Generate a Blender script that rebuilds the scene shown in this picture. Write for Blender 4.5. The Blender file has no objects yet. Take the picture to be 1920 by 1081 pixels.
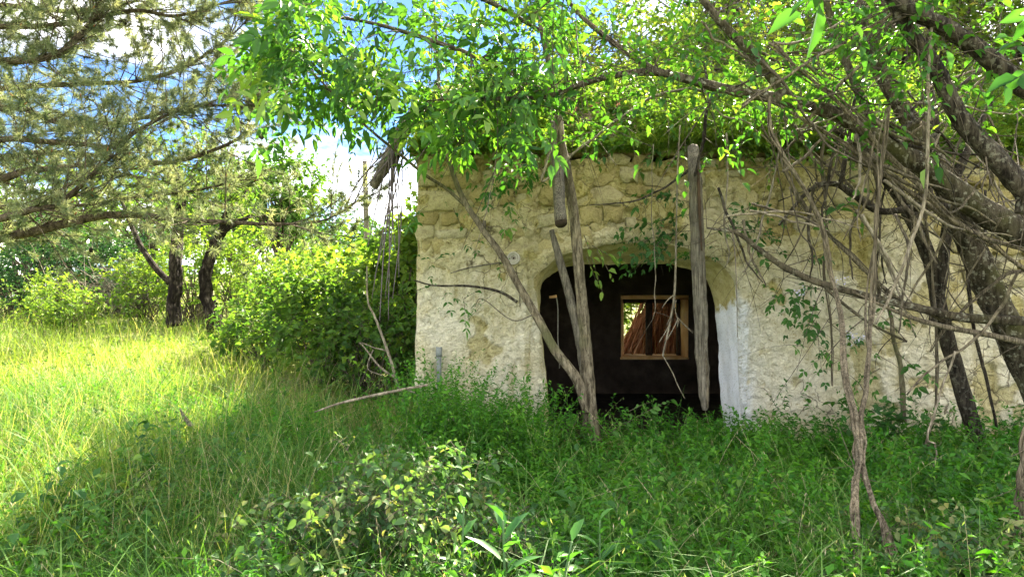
import bpy, math
import numpy as np
from mathutils import Vector

scene = bpy.context.scene
COL = scene.collection
RNG = np.random.default_rng(11)

# ------------------------------------------------------------------ camera
EYE = 1.6
cam_data = bpy.data.cameras.new('camera')
cam_data.lens = 24.0
cam_data.sensor_width = 36.0
cam_data.clip_start = 0.05
cam_data.clip_end = 2000.0
cam = bpy.data.objects.new('camera', cam_data)
cam.location = (0, 0, EYE)
cam.rotation_euler = (math.radians(90), 0, 0)
COL.objects.link(cam)
scene.camera = cam

# ------------------------------------------------------------------ sun and sky
SUN_TO = Vector((0.46, 1.30, 1.0)).normalized()          # towards the sun: behind the building, a little to the right
SUN_EL = math.asin(SUN_TO.z)
SUN_AZ = math.atan2(SUN_TO.x, SUN_TO.y)
CLOUD_SEED = 7.7
world = bpy.data.worlds.new('World')
scene.world = world
world.use_nodes = True
wn, wl = world.node_tree.nodes, world.node_tree.links
wn.clear()
w_out = wn.new('ShaderNodeOutputWorld')
w_bg = wn.new('ShaderNodeBackground')
w_bg.inputs['Strength'].default_value = 0.15
w_sky = wn.new('ShaderNodeTexSky')
w_sky.sky_type = 'NISHITA'
w_sky.sun_disc = False
w_sky.sun_elevation = SUN_EL
w_sky.sun_rotation = SUN_AZ
w_sky.air_density = 1.0
w_sky.dust_density = 0.2
w_sky.ozone_density = 3.0
w_tc = wn.new('ShaderNodeTexCoord')
w_sep = wn.new('ShaderNodeSeparateXYZ')
wl.new(w_tc.outputs['Generated'], w_sep.inputs[0])
def wmath(op, a, b=None):
    n = wn.new('ShaderNodeMath'); n.operation = op
    for i, v in enumerate((a, b)):
        if v is None: continue
        if isinstance(v, (int, float)): n.inputs[i].default_value = v
        else: wl.new(v, n.inputs[i])
    return n.outputs[0]
w_z = wmath('ADD', wmath('MAXIMUM', w_sep.outputs[2], 0.0), 0.22)
w_cmb = wn.new('ShaderNodeCombineXYZ')
wl.new(wmath('ADD', wmath('DIVIDE', w_sep.outputs[0], w_z), 0.8), w_cmb.inputs[0])
wl.new(wmath('DIVIDE', w_sep.outputs[1], w_z), w_cmb.inputs[1])
w_cmb.inputs[2].default_value = CLOUD_SEED
w_noise = wn.new('ShaderNodeTexNoise')
w_noise.inputs['Scale'].default_value = 0.8
w_noise.inputs['Detail'].default_value = 8.0
w_noise.inputs['Roughness'].default_value = 0.56
wl.new(w_cmb.outputs[0], w_noise.inputs['Vector'])
w_ramp = wn.new('ShaderNodeValToRGB')
w_ramp.color_ramp.elements[0].position = 0.43
w_ramp.color_ramp.elements[1].position = 0.63
wl.new(w_noise.outputs['Fac'], w_ramp.inputs['Fac'])
w_mix = wn.new('ShaderNodeMix'); w_mix.data_type = 'RGBA'
wl.new(w_ramp.outputs['Color'], w_mix.inputs['Factor'])
w_skygain = wn.new('ShaderNodeMix'); w_skygain.data_type = 'RGBA'; w_skygain.blend_type = 'MULTIPLY'
w_skygain.inputs['Factor'].default_value = 1.0
wl.new(w_sky.outputs['Color'], w_skygain.inputs['A'])
w_skygain.inputs['B'].default_value = (0.100, 0.155, 0.250, 1)
wl.new(w_skygain.outputs['Result'], w_mix.inputs['A'])
w_mix.inputs['B'].default_value = (5.7, 5.65, 5.55, 1)
wl.new(w_mix.outputs['Result'], w_bg.inputs['Color'])
wl.new(w_bg.outputs[0], w_out.inputs['Surface'])

sun_data = bpy.data.lights.new('sun', 'SUN')
sun_data.energy = 4.5
sun_data.angle = math.radians(0.55)
sun_data.color = (1.0, 0.95, 0.84)
sun = bpy.data.objects.new('sun', sun_data)
sun.location = (6, 14, 12)
sun.rotation_euler = SUN_TO.to_track_quat('Z', 'Y').to_euler()
COL.objects.link(sun)

vs = scene.view_settings
vs.view_transform = 'Standard'
vs.look = 'None'
vs.exposure = 3.15
vs.gamma = 1.0
vs.use_curve_mapping = False
try:
    vs.use_white_balance = True; vs.white_balance_temperature = 7500; vs.white_balance_tint = 10
except Exception:
    pass
scene.render.film_transparent = False
cy = scene.cycles
cy.max_bounces = 5; cy.diffuse_bounces = 4; cy.glossy_bounces = 1; cy.transmission_bounces = 4
cy.use_adaptive_sampling = True; cy.adaptive_threshold = 0.02
cy.use_light_tree = False
cy.debug_use_spatial_splits = True
cy.transparent_max_bounces = 4
cy.caustics_reflective = False; cy.caustics_refractive = False
cy.sample_clamp_indirect = 6.0
cy.use_denoising = True
try:
    cy.denoiser = 'OPENIMAGEDENOISE'
    cy.denoising_input_passes = 'RGB_ALBEDO_NORMAL'
    cy.denoising_prefilter = 'ACCURATE'
except Exception:
    pass

# ------------------------------------------------------------------ noise
PERM = np.random.default_rng(5).permutation(4096)
VALS = np.random.default_rng(6).random(4096)
def vn(x, y, s=0):
    x = np.asarray(x, float); y = np.asarray(y, float)
    xi = np.floor(x).astype(int); yi = np.floor(y).astype(int)
    u = x - xi; v = y - yi
    u = u * u * (3 - 2 * u); v = v * v * (3 - 2 * v)
    def h(i, j): return VALS[PERM[(PERM[(i + s * 131) & 4095] + j) & 4095]]
    return (h(xi, yi) * (1 - u) + h(xi + 1, yi) * u) * (1 - v) + (h(xi, yi + 1) * (1 - u) + h(xi + 1, yi + 1) * u) * v
def fbm(x, y, s=0, o=4):
    t = 0; a = 0.5; n = 0
    for k in range(o):
        t = t + a * vn(np.asarray(x) * 2 ** k, np.asarray(y) * 2 ** k, s + k); n += a; a *= 0.5
    return t / n
def sstep(a, b, x):
    t = np.clip((np.asarray(x, float) - a) / (b - a), 0, 1)
    return t * t * (3 - 2 * t)
def gz(x, y):
    """height of the ground"""
    x = np.asarray(x, float); y = np.asarray(y, float)
    z = 0.024 * np.clip(y - 7, 0, None) + 0.26 * sstep(-0.2, -2.6, x) * sstep(1.5, 5, y)
    z = z + 0.14 * (fbm(x * 0.6, y * 0.6, 3, 3) - 0.5)
    z = z - 0.12 * sstep(2.0, 3.2, x) * sstep(4.5, 6.5, y) * (1 - sstep(12, 14, y))
    inside = sstep(-0.9, -0.6, x) * (1 - sstep(6.9, 7.2, x)) * sstep(6.9, 7.2, y) * (1 - sstep(11.0, 11.3, y))
    return z * (1 - inside) + (-0.06) * inside

# ------------------------------------------------------------------ px -> place
def P(px, py, Y):
    return np.array([(px - 960.0) / 1280.0 * Y, Y, EYE - (py - 540.5) / 1280.0 * Y])
def path(*pts, Y=6.0):
    out = []
    for p in pts:
        if len(p) == 3: Y = p[2]
        out.append(P(p[0], p[1], Y))
    return np.array(out)

# ------------------------------------------------------------------ objects
LABELS = {}
def tag(o, label=None, cat=None, group=None, kind=None):
    if label:
        if label in LABELS and not group: print('SAME LABEL', label)
        LABELS[label] = o.name; o['label'] = label
    if cat: o['category'] = cat
    if group: o['group'] = group
    if kind: o['kind'] = kind
    return o
def thing(name, loc, label, cat, group=None):
    o = bpy.data.objects.new(name, None)
    o.location = tuple(loc); o.empty_display_size = 0.1
    COL.objects.link(o)
    return tag(o, label, cat, group)

class Geo:
    def __init__(s): s.V = []; s.T = []; s.Q = []; s.A = []; s.n = 0
    def add(s, V, T=None, Q=None, A=None):
        V = np.asarray(V, float).reshape(-1, 3)
        if T is not None and len(T): s.T.append(np.asarray(T, int).reshape(-1, 3) + s.n)
        if Q is not None and len(Q): s.Q.append(np.asarray(Q, int).reshape(-1, 4) + s.n)
        s.V.append(V)
        s.A.append(np.zeros(len(V)) if A is None else np.broadcast_to(A, (len(V),)))
        s.n += len(V)
        return s
    def build(s, name, mat, parent=None, smooth=True, attr=True):
        me = bpy.data.meshes.new(name)
        V = np.concatenate(s.V) if s.V else np.zeros((0, 3))
        if parent is not None: V = V - np.array(parent_origin(parent))
        T = np.concatenate(s.T) if s.T else np.zeros((0, 3), int)
        Q = np.concatenate(s.Q) if s.Q else np.zeros((0, 4), int)
        nl = T.size + Q.size; nf = len(T) + len(Q)
        me.vertices.add(len(V)); me.loops.add(nl); me.polygons.add(nf)
        me.vertices.foreach_set('co', V.astype(np.float32).ravel())
        me.loops.foreach_set('vertex_index', np.concatenate([T.ravel(), Q.ravel()]).astype(np.int32))
        tot = np.concatenate([np.full(len(T), 3), np.full(len(Q), 4)]).astype(np.int32)
        st = np.concatenate([[0], np.cumsum(tot)[:-1]]).astype(np.int32) if nf else np.zeros(0, np.int32)
        me.polygons.foreach_set('loop_start', st)
        try: me.polygons.foreach_set('loop_total', tot)
        except Exception: pass
        if smooth: me.polygons.foreach_set('use_smooth', np.ones(nf, bool))
        if attr:
            a = me.attributes.new('rnd', 'FLOAT', 'POINT')
            a.data.foreach_set('value', np.concatenate(s.A).astype(np.float32))
        me.update(calc_edges=True)
        if mat: me.materials.append(mat)
        o = bpy.data.objects.new(name, me)
        COL.objects.link(o)
        if parent is not None:
            o.parent = parent
            if name in MASS: o['kind'] = 'stuff'
        return o
MASS = {'twigs', 'leaf_twigs', 'branches', 'branchlets', 'shoots', 'buds', 'canes', 'stems', 'blossom', 'needles', 'crown', 'foliage', 'leaves'}
def parent_origin(o):
    v = np.zeros(3)
    while o is not None:
        v = v + np.array(o.location); o = o.parent
    return v

# ------------------------------------------------------------------ shapes
def norm(v): return v / np.maximum(np.linalg.norm(v, axis=-1, keepdims=True), 1e-9)
def spline(pts, rad, sub):
    pts = np.asarray(pts, float); n = len(pts)
    rad = np.interp(np.linspace(0, 1, n), np.linspace(0, 1, len(rad)), rad) if len(rad) != n else np.asarray(rad, float)
    e = np.vstack([2 * pts[0] - pts[1], pts, 2 * pts[-1] - pts[-2]])
    out = []; ro = []
    for i in range(n - 1):
        p0, p1, p2, p3 = e[i:i + 4]
        for k in range(sub):
            t = k / sub
            out.append(0.5 * (2 * p1 + (p2 - p0) * t + (2 * p0 - 5 * p1 + 4 * p2 - p3) * t * t + (3 * p1 - p0 - 3 * p2 + p3) * t ** 3))
            ro.append(rad[i] * (1 - t) + rad[i + 1] * t)
    out.append(pts[-1]); ro.append(rad[-1])
    return np.array(out), np.array(ro)
def tube(geo, pts, rad, n=8, sub=4, rough=0.08, wob=0.0, seed=0, A=0.0, square=0.0, raw=False):
    """a tapering stem along pts; returns the resampled centre line and radii"""
    r = np.random.default_rng(seed + 77)
    if raw: c, ra = np.asarray(pts, float), np.asarray(rad, float)
    else: c, ra = spline(pts, rad, sub)
    if wob:
        w = r.normal(size=(len(c), 3)); w[0] = 0
        for _ in range(2): w[1:-1] = (w[:-2] + w[1:-1] + w[2:]) / 3
        c = c + w * wob
    t = norm(np.gradient(c, axis=0))
    ref = np.array([0.31, -0.87, 0.36]) if abs(t[0] @ np.array([0.31, -0.87, 0.36])) < 0.9 else np.array([1.0, 0, 0])
    a = np.cross(t[0], ref); a /= np.linalg.norm(a)
    fr = []
    for i in range(len(c)):
        a = a - t[i] * (a @ t[i]); a /= np.linalg.norm(a); fr.append(a.copy())
    fr = np.array(fr); b = np.cross(t, fr)
    ang = np.arange(n) / n * 2 * math.pi
    prof = np.ones(n) + (square * (np.cos(4 * ang) * -0.12) if square else 0)
    lobes = 1 + rough * np.cos(2 * ang + r.random() * 6) + rough * 0.7 * np.cos(3 * ang + r.random() * 6)
    rr = ra[:, None] * (prof * lobes)[None, :] * (1 + rough * r.normal(size=(len(c), n)) * 0.5)
    V = c[:, None, :] + rr[..., None] * (np.cos(ang)[None, :, None] * fr[:, None, :] + np.sin(ang)[None, :, None] * b[:, None, :])
    m = len(c)
    i = np.arange(m - 1)[:, None]; j = np.arange(n)[None, :]; j2 = (j + 1) % n
    Q = np.stack([i * n + j, i * n + j2, (i + 1) * n + j2, (i + 1) * n + j], -1).reshape(-1, 4)
    V = np.vstack([V.reshape(-1, 3), c[0], c[-1]])
    j = np.arange(n); j2 = (j + 1) % n
    T = np.vstack([np.stack([j2, j, np.full(n, m * n)], -1), np.stack([(m - 1) * n + j, (m - 1) * n + j2, np.full(n, m * n + 1)], -1)])
    geo.add(V, T, Q, A)
    return c, ra
def box(geo, lo, hi, A=0.0):
    x0, y0, z0 = lo; x1, y1, z1 = hi
    V = [(x0, y0, z0), (x1, y0, z0), (x1, y1, z0), (x0, y1, z0), (x0, y0, z1), (x1, y0, z1), (x1, y1, z1), (x0, y1, z1)]
    Q = [(0, 3, 2, 1), (4, 5, 6, 7), (0, 1, 5, 4), (1, 2, 6, 5), (2, 3, 7, 6), (3, 0, 4, 7)]
    geo.add(V, None, Q, A)
def frame(d, nh):
    d = norm(d); s = norm(np.cross(d, nh)); n = np.cross(s, d)
    return d, s, n
def leaves(geo, p, d, nh, L, W, A=None, big=False, droop=0.25, fold=0.25, r=RNG):
    """leaf blades: p base, d direction, nh rough normal, L length, W width (arrays)"""
    N = len(p)
    if N == 0: return
    L = np.broadcast_to(L, (N,))[:, None]; W = np.broadcast_to(W, (N,))[:, None]
    d, s, n = frame(d, nh)
    A = r.random(N) if A is None else np.broadcast_to(A, (N,))
    down = np.array([0, 0, -1.0])
    def at(t, w, up=0.0): return p + d * (L * t) + s * (W * w) + n * (W * up) + down * (L * droop * t * t)
    if not big:
        V = np.stack([p, at(.45, -.5, fold), at(1, 0), at(.45, .5, fold)], 1)
        b = np.arange(N)[:, None] * 4
        T = np.concatenate([b + [0, 2, 1], b + [0, 3, 2]], 1).reshape(-1, 3)
        geo.add(V, T, None, np.repeat(A, 4))
    else:
        V = np.stack([p, at(.28, -.42, fold), at(.28, 0), at(.28, .42, fold), at(.62, -.40, fold), at(.62, 0), at(.62, .40, fold), at(1, 0)], 1)
        b = np.arange(N)[:, None] * 8
        T = np.concatenate([b + [0, 2, 1], b + [0, 3, 2], b + [4, 5, 7], b + [5, 6, 7]], 1).reshape(-1, 3)
        Q = np.concatenate([b + [1, 2, 5, 4], b + [2, 3, 6, 5]], 1).reshape(-1, 4)
        geo.add(V, T, Q, np.repeat(A, 8))
def rdir(N, r=RNG, up=0.0):
    v = r.normal(size=(N, 3)); v = norm(v); v[:, 2] += up
    return norm(v)
def twigs(geo, p, d, L, bend, r0, K=4, r1=0.25, sides=3, A=None):
    """many thin curved stems at once; bend = vector added (times t^2 L). Returns sampler f(t[N,M]) -> points, tangents"""
    N = len(p); L = np.broadcast_to(L, (N,)); r0 = np.broadcast_to(r0, (N,))
    bend = np.broadcast_to(bend, (N, 3)); d = norm(d)
    def f(t):
        t = np.asarray(t)
        pt = p[:, None, :] + L[:, None, None] * (d[:, None, :] * t[..., None] + bend[:, None, :] * (t ** 2)[..., None])
        tg = norm(d[:, None, :] + 2 * bend[:, None, :] * t[..., None])
        return pt, tg
    if geo is not None and N:
        t = np.broadcast_to(np.linspace(0, 1, K), (N, K))
        c, tg = f(t)
        a = norm(np.cross(tg, np.array([0.37, 0.6, 0.71]))); b = np.cross(tg, a)
        rad = r0[:, None] * (1 - (1 - r1) * t)
        ang = np.arange(sides) / sides * 2 * math.pi
        V = c[:, :, None, :] + rad[:, :, None, None] * (np.cos(ang)[None, None, :, None] * a[:, :, None, :] + np.sin(ang)[None, None, :, None] * b[:, :, None, :])
        i = np.arange(K - 1)[:, None]; j = np.arange(sides)[None, :]; j2 = (j + 1) % sides
        q = np.stack([i * sides + j, i * sides + j2, (i + 1) * sides + j2, (i + 1) * sides + j], -1).reshape(1, -1, 4)
        Q = (np.arange(N)[:, None, None] * (K * sides) + q).reshape(-1, 4)
        geo.add(V, None, Q, 0.0 if A is None else np.repeat(A, K * sides))
    return f
def leafy(gt, gl, p, d, L, bend, r0, nl, ls, lw, big=False, pinnate=0, t0=0.15, spread=0.9, flat=0.8, droop=0.3, fold=0.25, r=RNG, A=None, jit=0.35, K=4):
    """twigs with leaves (or pinnate leaves) along them"""
    N = len(p)
    f = twigs(gt, p, d, L, bend, r0, K=K)
    t = t0 + (1 - t0) * (np.arange(nl)[None, :] + r.random((N, nl))) / nl
    c, tg = f(t)
    c = c.reshape(-1, 3); tg = tg.reshape(-1, 3); M = len(c)
    ld = norm(tg + spread * rdir(M, r))
    ld[:, 2] *= 0.75
    nh = norm(np.array([0, 0, 1.0]) * flat + (1 - flat) * 2 * rdir(M, r) * 0.7 + 0.15 * rdir(M, r))
    a = None if A is None else np.clip(np.repeat(np.broadcast_to(A, (N,)), nl) + r.normal(size=M) * 0.13, 0, 1)
    sz = ls * (1 + jit * r.normal(size=M)).clip(0.45, 1.7)
    if not pinnate:
        leaves(gl, c, ld, nh, sz, sz * lw, a, big, droop, fold, r)
    else:
        # rachis with leaflet pairs and an end leaflet
        RL = ls * 3.2 * (1 + 0.2 * r.normal(size=M)).clip(0.6, 1.5)
        bd = np.stack([np.zeros(M), np.zeros(M), np.full(M, -droop * 0.9)], -1)
        g = twigs(gt, c, ld, RL, bd, 0.0016, K=3)
        k = pinnate
        tt = np.repeat(np.linspace(0.3, 0.92, k), 2)
        tt = np.concatenate([tt, [1.0]])
        cc, tgg = g(np.broadcast_to(tt, (M, len(tt))))
        dd, s, n = frame(tgg.reshape(-1, 3), np.repeat(nh, len(tt), 0))
        sg = np.tile(np.concatenate([np.tile([-1.0, 1.0], k), [0.0]]), M)[:, None]
        ldd = norm(dd * (0.55 + (sg == 0) * 1.0) + s * sg + 0.18 * r.normal(size=dd.shape))
        q = len(dd)
        aa = None if a is None else np.repeat(a, len(tt)) + r.normal(size=q) * 0.06
        z = np.repeat(sz, len(tt)) * (1 + 0.15 * r.normal(size=q)).clip(0.5, 1.4)
        leaves(gl, cc.reshape(-1, 3), ldd, n + 0.25 * r.normal(size=n.shape), z, z * lw, aa, big, 0.22, fold, r)

# ------------------------------------------------------------------ materials
def nt_new(name):
    m = bpy.data.materials.new(name); m.use_nodes = True
    nt = m.node_tree; nt.nodes.clear()
    return m, nt
def N_(nt, t, **kw):
    n = nt.nodes.new(t)
    for k, v in kw.items(): setattr(n, k, v)
    return n
def ramp(nt, fac, stops):
    n = nt.nodes.new('ShaderNodeValToRGB'); e = n.color_ramp.elements
    while len(e) < len(stops): e.new(0.5)
    for el, (p, c) in zip(e, stops): el.position = p; el.color = (*c, 1)
    if fac is not None: nt.links.new(fac, n.inputs['Fac'])
    return n.outputs['Color']
def noise(nt, vec, scale, detail=4, rough=0.55, kind='ShaderNodeTexNoise', dist=0.0):
    n = nt.nodes.new(kind); n.inputs['Scale'].default_value = scale
    if 'Detail' in n.inputs: n.inputs['Detail'].default_value = detail
    if 'Roughness' in n.inputs: n.inputs['Roughness'].default_value = rough
    if 'Distortion' in n.inputs: n.inputs['Distortion'].default_value = dist
    if vec is not None: nt.links.new(vec, n.inputs['Vector'])
    return n
def mix(nt, fac, a, b, blend='MIX'):
    n = nt.nodes.new('ShaderNodeMix'); n.data_type = 'RGBA'; n.blend_type = blend
    for k, v in (('Factor', fac), ('A', a), ('B', b)):
        if isinstance(v, (int, float)): n.inputs[k].default_value = v
        elif isinstance(v, tuple): n.inputs[k].default_value = (*v, 1)
        else: nt.links.new(v, n.inputs[k])
    return n.outputs['Result']
def bump(nt, h, strength, dist, normal=None):
    n = nt.nodes.new('ShaderNodeBump'); n.inputs['Strength'].default_value = strength; n.inputs['Distance'].default_value = dist
    nt.links.new(h, n.inputs['Height'])
    if normal is not None: nt.links.new(normal, n.inputs['Normal'])
    return n.outputs['Normal']
def coords(nt, scale=(1, 1, 1), which='Object'):
    tc = nt.nodes.new('ShaderNodeTexCoord'); mp = nt.nodes.new('ShaderNodeMapping')
    mp.inputs['Scale'].default_value = scale
    nt.links.new(tc.outputs[which], mp.inputs['Vector'])
    return mp.outputs['Vector']
def world_pos(nt):
    return nt.nodes.new('ShaderNodeNewGeometry').outputs['Position']
def finish(nt, color, rough=0.8, normal=None, spec=0.3, metallic=0.0):
    b = nt.nodes.new('ShaderNodeBsdfPrincipled'); o = nt.nodes.new('ShaderNodeOutputMaterial')
    if isinstance(color, tuple): b.inputs['Base Color'].default_value = (*color, 1)
    else: nt.links.new(color, b.inputs['Base Color'])
    b.inputs['Roughness'].default_value = rough
    b.inputs['Specular IOR Level'].default_value = spec
    b.inputs['Metallic'].default_value = metallic
    if normal is not None: nt.links.new(normal, b.inputs['Normal'])
    nt.links.new(b.outputs[0], o.inputs['Surface'])
    return b
def leaf_mat(name, stops, trans=0.42, tgain=(1.5, 1.55, 0.6), rough=0.5, spec=0.35, patch=0.25, green=True):
    spec *= 0.5; rough = min(1, rough + 0.08)
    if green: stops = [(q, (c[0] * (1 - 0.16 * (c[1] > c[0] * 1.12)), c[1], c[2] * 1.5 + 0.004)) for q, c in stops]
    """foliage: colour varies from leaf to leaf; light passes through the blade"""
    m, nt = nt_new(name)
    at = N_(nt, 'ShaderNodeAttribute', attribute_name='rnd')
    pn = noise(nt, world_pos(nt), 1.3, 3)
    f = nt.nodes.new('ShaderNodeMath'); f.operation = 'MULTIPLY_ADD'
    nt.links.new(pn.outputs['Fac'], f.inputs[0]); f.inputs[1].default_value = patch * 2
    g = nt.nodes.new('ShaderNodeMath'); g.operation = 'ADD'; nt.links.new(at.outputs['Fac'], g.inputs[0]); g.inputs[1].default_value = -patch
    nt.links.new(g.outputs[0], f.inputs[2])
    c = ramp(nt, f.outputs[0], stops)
    tc = mix(nt, 1.0, c, tuple(tgain), 'MULTIPLY')
    b = nt.nodes.new('ShaderNodeBsdfPrincipled'); o = nt.nodes.new('ShaderNodeOutputMaterial')
    nt.links.new(c, b.inputs['Base Color']); b.inputs['Roughness'].default_value = rough; b.inputs['Specular IOR Level'].default_value = spec
    t = nt.nodes.new('ShaderNodeBsdfTranslucent'); nt.links.new(tc, t.inputs['Color'])
    mx = nt.nodes.new('ShaderNodeMixShader'); mx.inputs[0].default_value = trans
    nt.links.new(b.outputs[0], mx.inputs[1]); nt.links.new(t.outputs[0], mx.inputs[2]); nt.links.new(mx.outputs[0], o.inputs['Surface'])
    return m
def bark_mat(name, dark, light, moss=None, stretch=(9, 9, 1.6), bs=0.6, bd=0.012, lichen=0.0, plates=0.0):
    m, nt = nt_new(name)
    v = coords(nt, stretch)
    n1 = noise(nt, v, 3.0, 9, 0.72, dist=0.6); n2 = noise(nt, world_pos(nt), 2.2, 3); n4 = noise(nt, world_pos(nt), 9, 5, 0.6)
    c = ramp(nt, n1.outputs['Fac'], [(0.34, tuple(d * 0.45 for d in dark)), (0.44, dark), (0.55, tuple(0.5 * d + 0.5 * l for d, l in zip(dark, light))), (0.68, light)])
    c = mix(nt, 1.0, c, ramp(nt, n4.outputs['Fac'], [(0.3, (0.55, 0.53, 0.50)), (0.5, (0.95, 0.95, 0.95)), (0.7, (1.25, 1.22, 1.15))]), 'MULTIPLY')
    if plates:
        vo = noise(nt, v, 2.2, kind='ShaderNodeTexVoronoi'); vo.feature = 'DISTANCE_TO_EDGE'
        c = mix(nt, ramp(nt, vo.outputs['Distance'], [(0.02, (plates,) * 3), (0.16, (0, 0, 0))]), c, tuple(d * 0.3 for d in dark))
    if moss:
        mk = ramp(nt, n2.outputs['Fac'], [(0.52, (0, 0, 0)), (0.68, (0.8, 0.8, 0.8))])
        c = mix(nt, mk, c, mix(nt, n1.outputs['Fac'], tuple(0.4 * q for q in moss), moss))
    if lichen:
        n3 = noise(nt, world_pos(nt), 26, 5, 0.6)
        c = mix(nt, ramp(nt, n3.outputs['Fac'], [(0.56, (0, 0, 0)), (0.63, (lichen,) * 3)]), c, (0.33, 0.34, 0.27))
    h = bump(nt, n1.outputs['Fac'], bs, bd * 2)
    finish(nt, c, 0.92, h, 0.12)
    return m
M = {}
M['leaf_canopy'] = leaf_mat('leaf_canopy', [(0.0, (0.035, 0.080, 0.014)), (0.4, (0.085, 0.150, 0.018)), (0.75, (0.140, 0.195, 0.022)), (1.0, (0.230, 0.235, 0.035))], 0.50, (1.75, 1.6, 0.7))
M['leaf_ash'] = leaf_mat('leaf_ash', [(0.0, (0.022, 0.075, 0.012)), (0.5, (0.050, 0.135, 0.018)), (0.85, (0.095, 0.195, 0.024)), (1.0, (0.170, 0.250, 0.035))], 0.42, (1.8, 1.85, 0.55), 0.42, 0.45)
M['leaf_shrub'] = leaf_mat('leaf_shrub', [(0.0, (0.040, 0.100, 0.014)), (0.5, (0.095, 0.180, 0.020)), (1.0, (0.205, 0.270, 0.032))], 0.45, (1.5, 1.45, 0.6))
M['leaf_dark'] = leaf_mat('leaf_dark', [(0.0, (0.018, 0.055, 0.016)), (0.6, (0.042, 0.105, 0.022)), (1.0, (0.100, 0.175, 0.028))], 0.38, (1.3, 1.4, 0.6))
M['leaf_bramble'] = leaf_mat('leaf_bramble', [(0.0, (0.035, 0.085, 0.022)), (0.5, (0.070, 0.140, 0.035)), (0.85, (0.150, 0.215, 0.050)), (1.0, (0.24, 0.25, 0.08))], 0.40, (1.5, 1.55, 0.5), 0.5, 0.25)
M['leaf_milkweed'] = leaf_mat('leaf_milkweed', [(0.0, (0.045, 0.135, 0.025)), (1.0, (0.100, 0.225, 0.035))], 0.35, (1.3, 1.6, 0.5), 0.38, 0.5)
M['weed'] = leaf_mat('weed', [(0.0, (0.022, 0.095, 0.008)), (0.45, (0.055, 0.185, 0.012)), (0.8, (0.110, 0.260, 0.018)), (1.0, (0.19, 0.31, 0.03))], 0.42, (1.5, 1.55, 0.5), 0.5, 0.35)
M['grass'] = leaf_mat('grass', [(0.0, (0.042, 0.115, 0.016)), (0.45, (0.085, 0.190, 0.022)), (0.80, (0.170, 0.270, 0.040)), (0.93, (0.30, 0.30, 0.12)), (1.0, (0.44, 0.38, 0.20))], 0.42, (1.45, 1.45, 0.5), 0.5, 0.4, 0.2)
M['meadow'] = leaf_mat('meadow', [(0.0, (0.070, 0.140, 0.018)), (0.40, (0.165, 0.240, 0.026)), (0.75, (0.265, 0.300, 0.055)), (1.0, (0.44, 0.38, 0.18))], 0.42, (1.4, 1.35, 0.45), 0.5, 0.4, 0.2)
M['dry_grass'] = leaf_mat('dry_grass', [(0.0, (0.16, 0.20, 0.04)), (0.5, (0.33, 0.29, 0.11)), (1.0, (0.50, 0.40, 0.20))], 0.35, (1.2, 1.15, 0.7))
M['needles'] = leaf_mat('needles', [(0.0, (0.060, 0.100, 0.050)), (0.5, (0.150, 0.200, 0.110)), (1.0, (0.31, 0.34, 0.21))], 0.45, (1.3, 1.25, 0.75), 0.4, 0.5, green=False)
M['petal'] = leaf_mat('petal', [(0.0, (0.70, 0.70, 0.55)), (1.0, (0.82, 0.80, 0.70))], 0.3, (1, 1, 1))
M['bark_grey'] = bark_mat('bark_grey', (0.034, 0.029, 0.020), (0.135, 0.120, 0.088), (0.09, 0.095, 0.035), lichen=0.55)
M['bark_dark'] = bark_mat('bark_dark', (0.018, 0.015, 0.012), (0.095, 0.085, 0.065), None, lichen=0.25)
M['bark_young'] = bark_mat('bark_young', (0.075, 0.064, 0.044), (0.27, 0.24, 0.175), (0.12, 0.13, 0.06), (12, 12, 2.5), 0.4, 0.006)
M['bark_cracked'] = bark_mat('bark_cracked', (0.026, 0.021, 0.017), (0.22, 0.19, 0.155), None, (3.2, 3.2, 1.1), 1.0, 0.05, plates=0.9)
M['bark_pine'] = bark_mat('bark_pine', (0.050, 0.040, 0.028), (0.17, 0.14, 0.10), None, (8, 8, 4))
M['twig'] = bark_mat('twig', (0.060, 0.052, 0.040), (0.17, 0.15, 0.115), None, (20, 20, 6), 0.3, 0.003)
M['twig_pale'] = bark_mat('twig_pale', (0.13, 0.115, 0.085), (0.34, 0.31, 0.245), None, (16, 16, 4), 0.4, 0.004)
M['vine'] = bark_mat('vine', (0.070, 0.060, 0.042), (0.29, 0.255, 0.19), None, (26, 26, 1.4), 0.9, 0.008)
M['stem_green'] = leaf_mat('stem_green', [(0.0, (0.09, 0.15, 0.04)), (1.0, (0.16, 0.22, 0.07))], 0.1)
M['old_wood'] = bark_mat('old_wood', (0.10, 0.092, 0.074), (0.31, 0.29, 0.235), None, (30, 30, 1.2), 1.0, 0.012)

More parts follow.
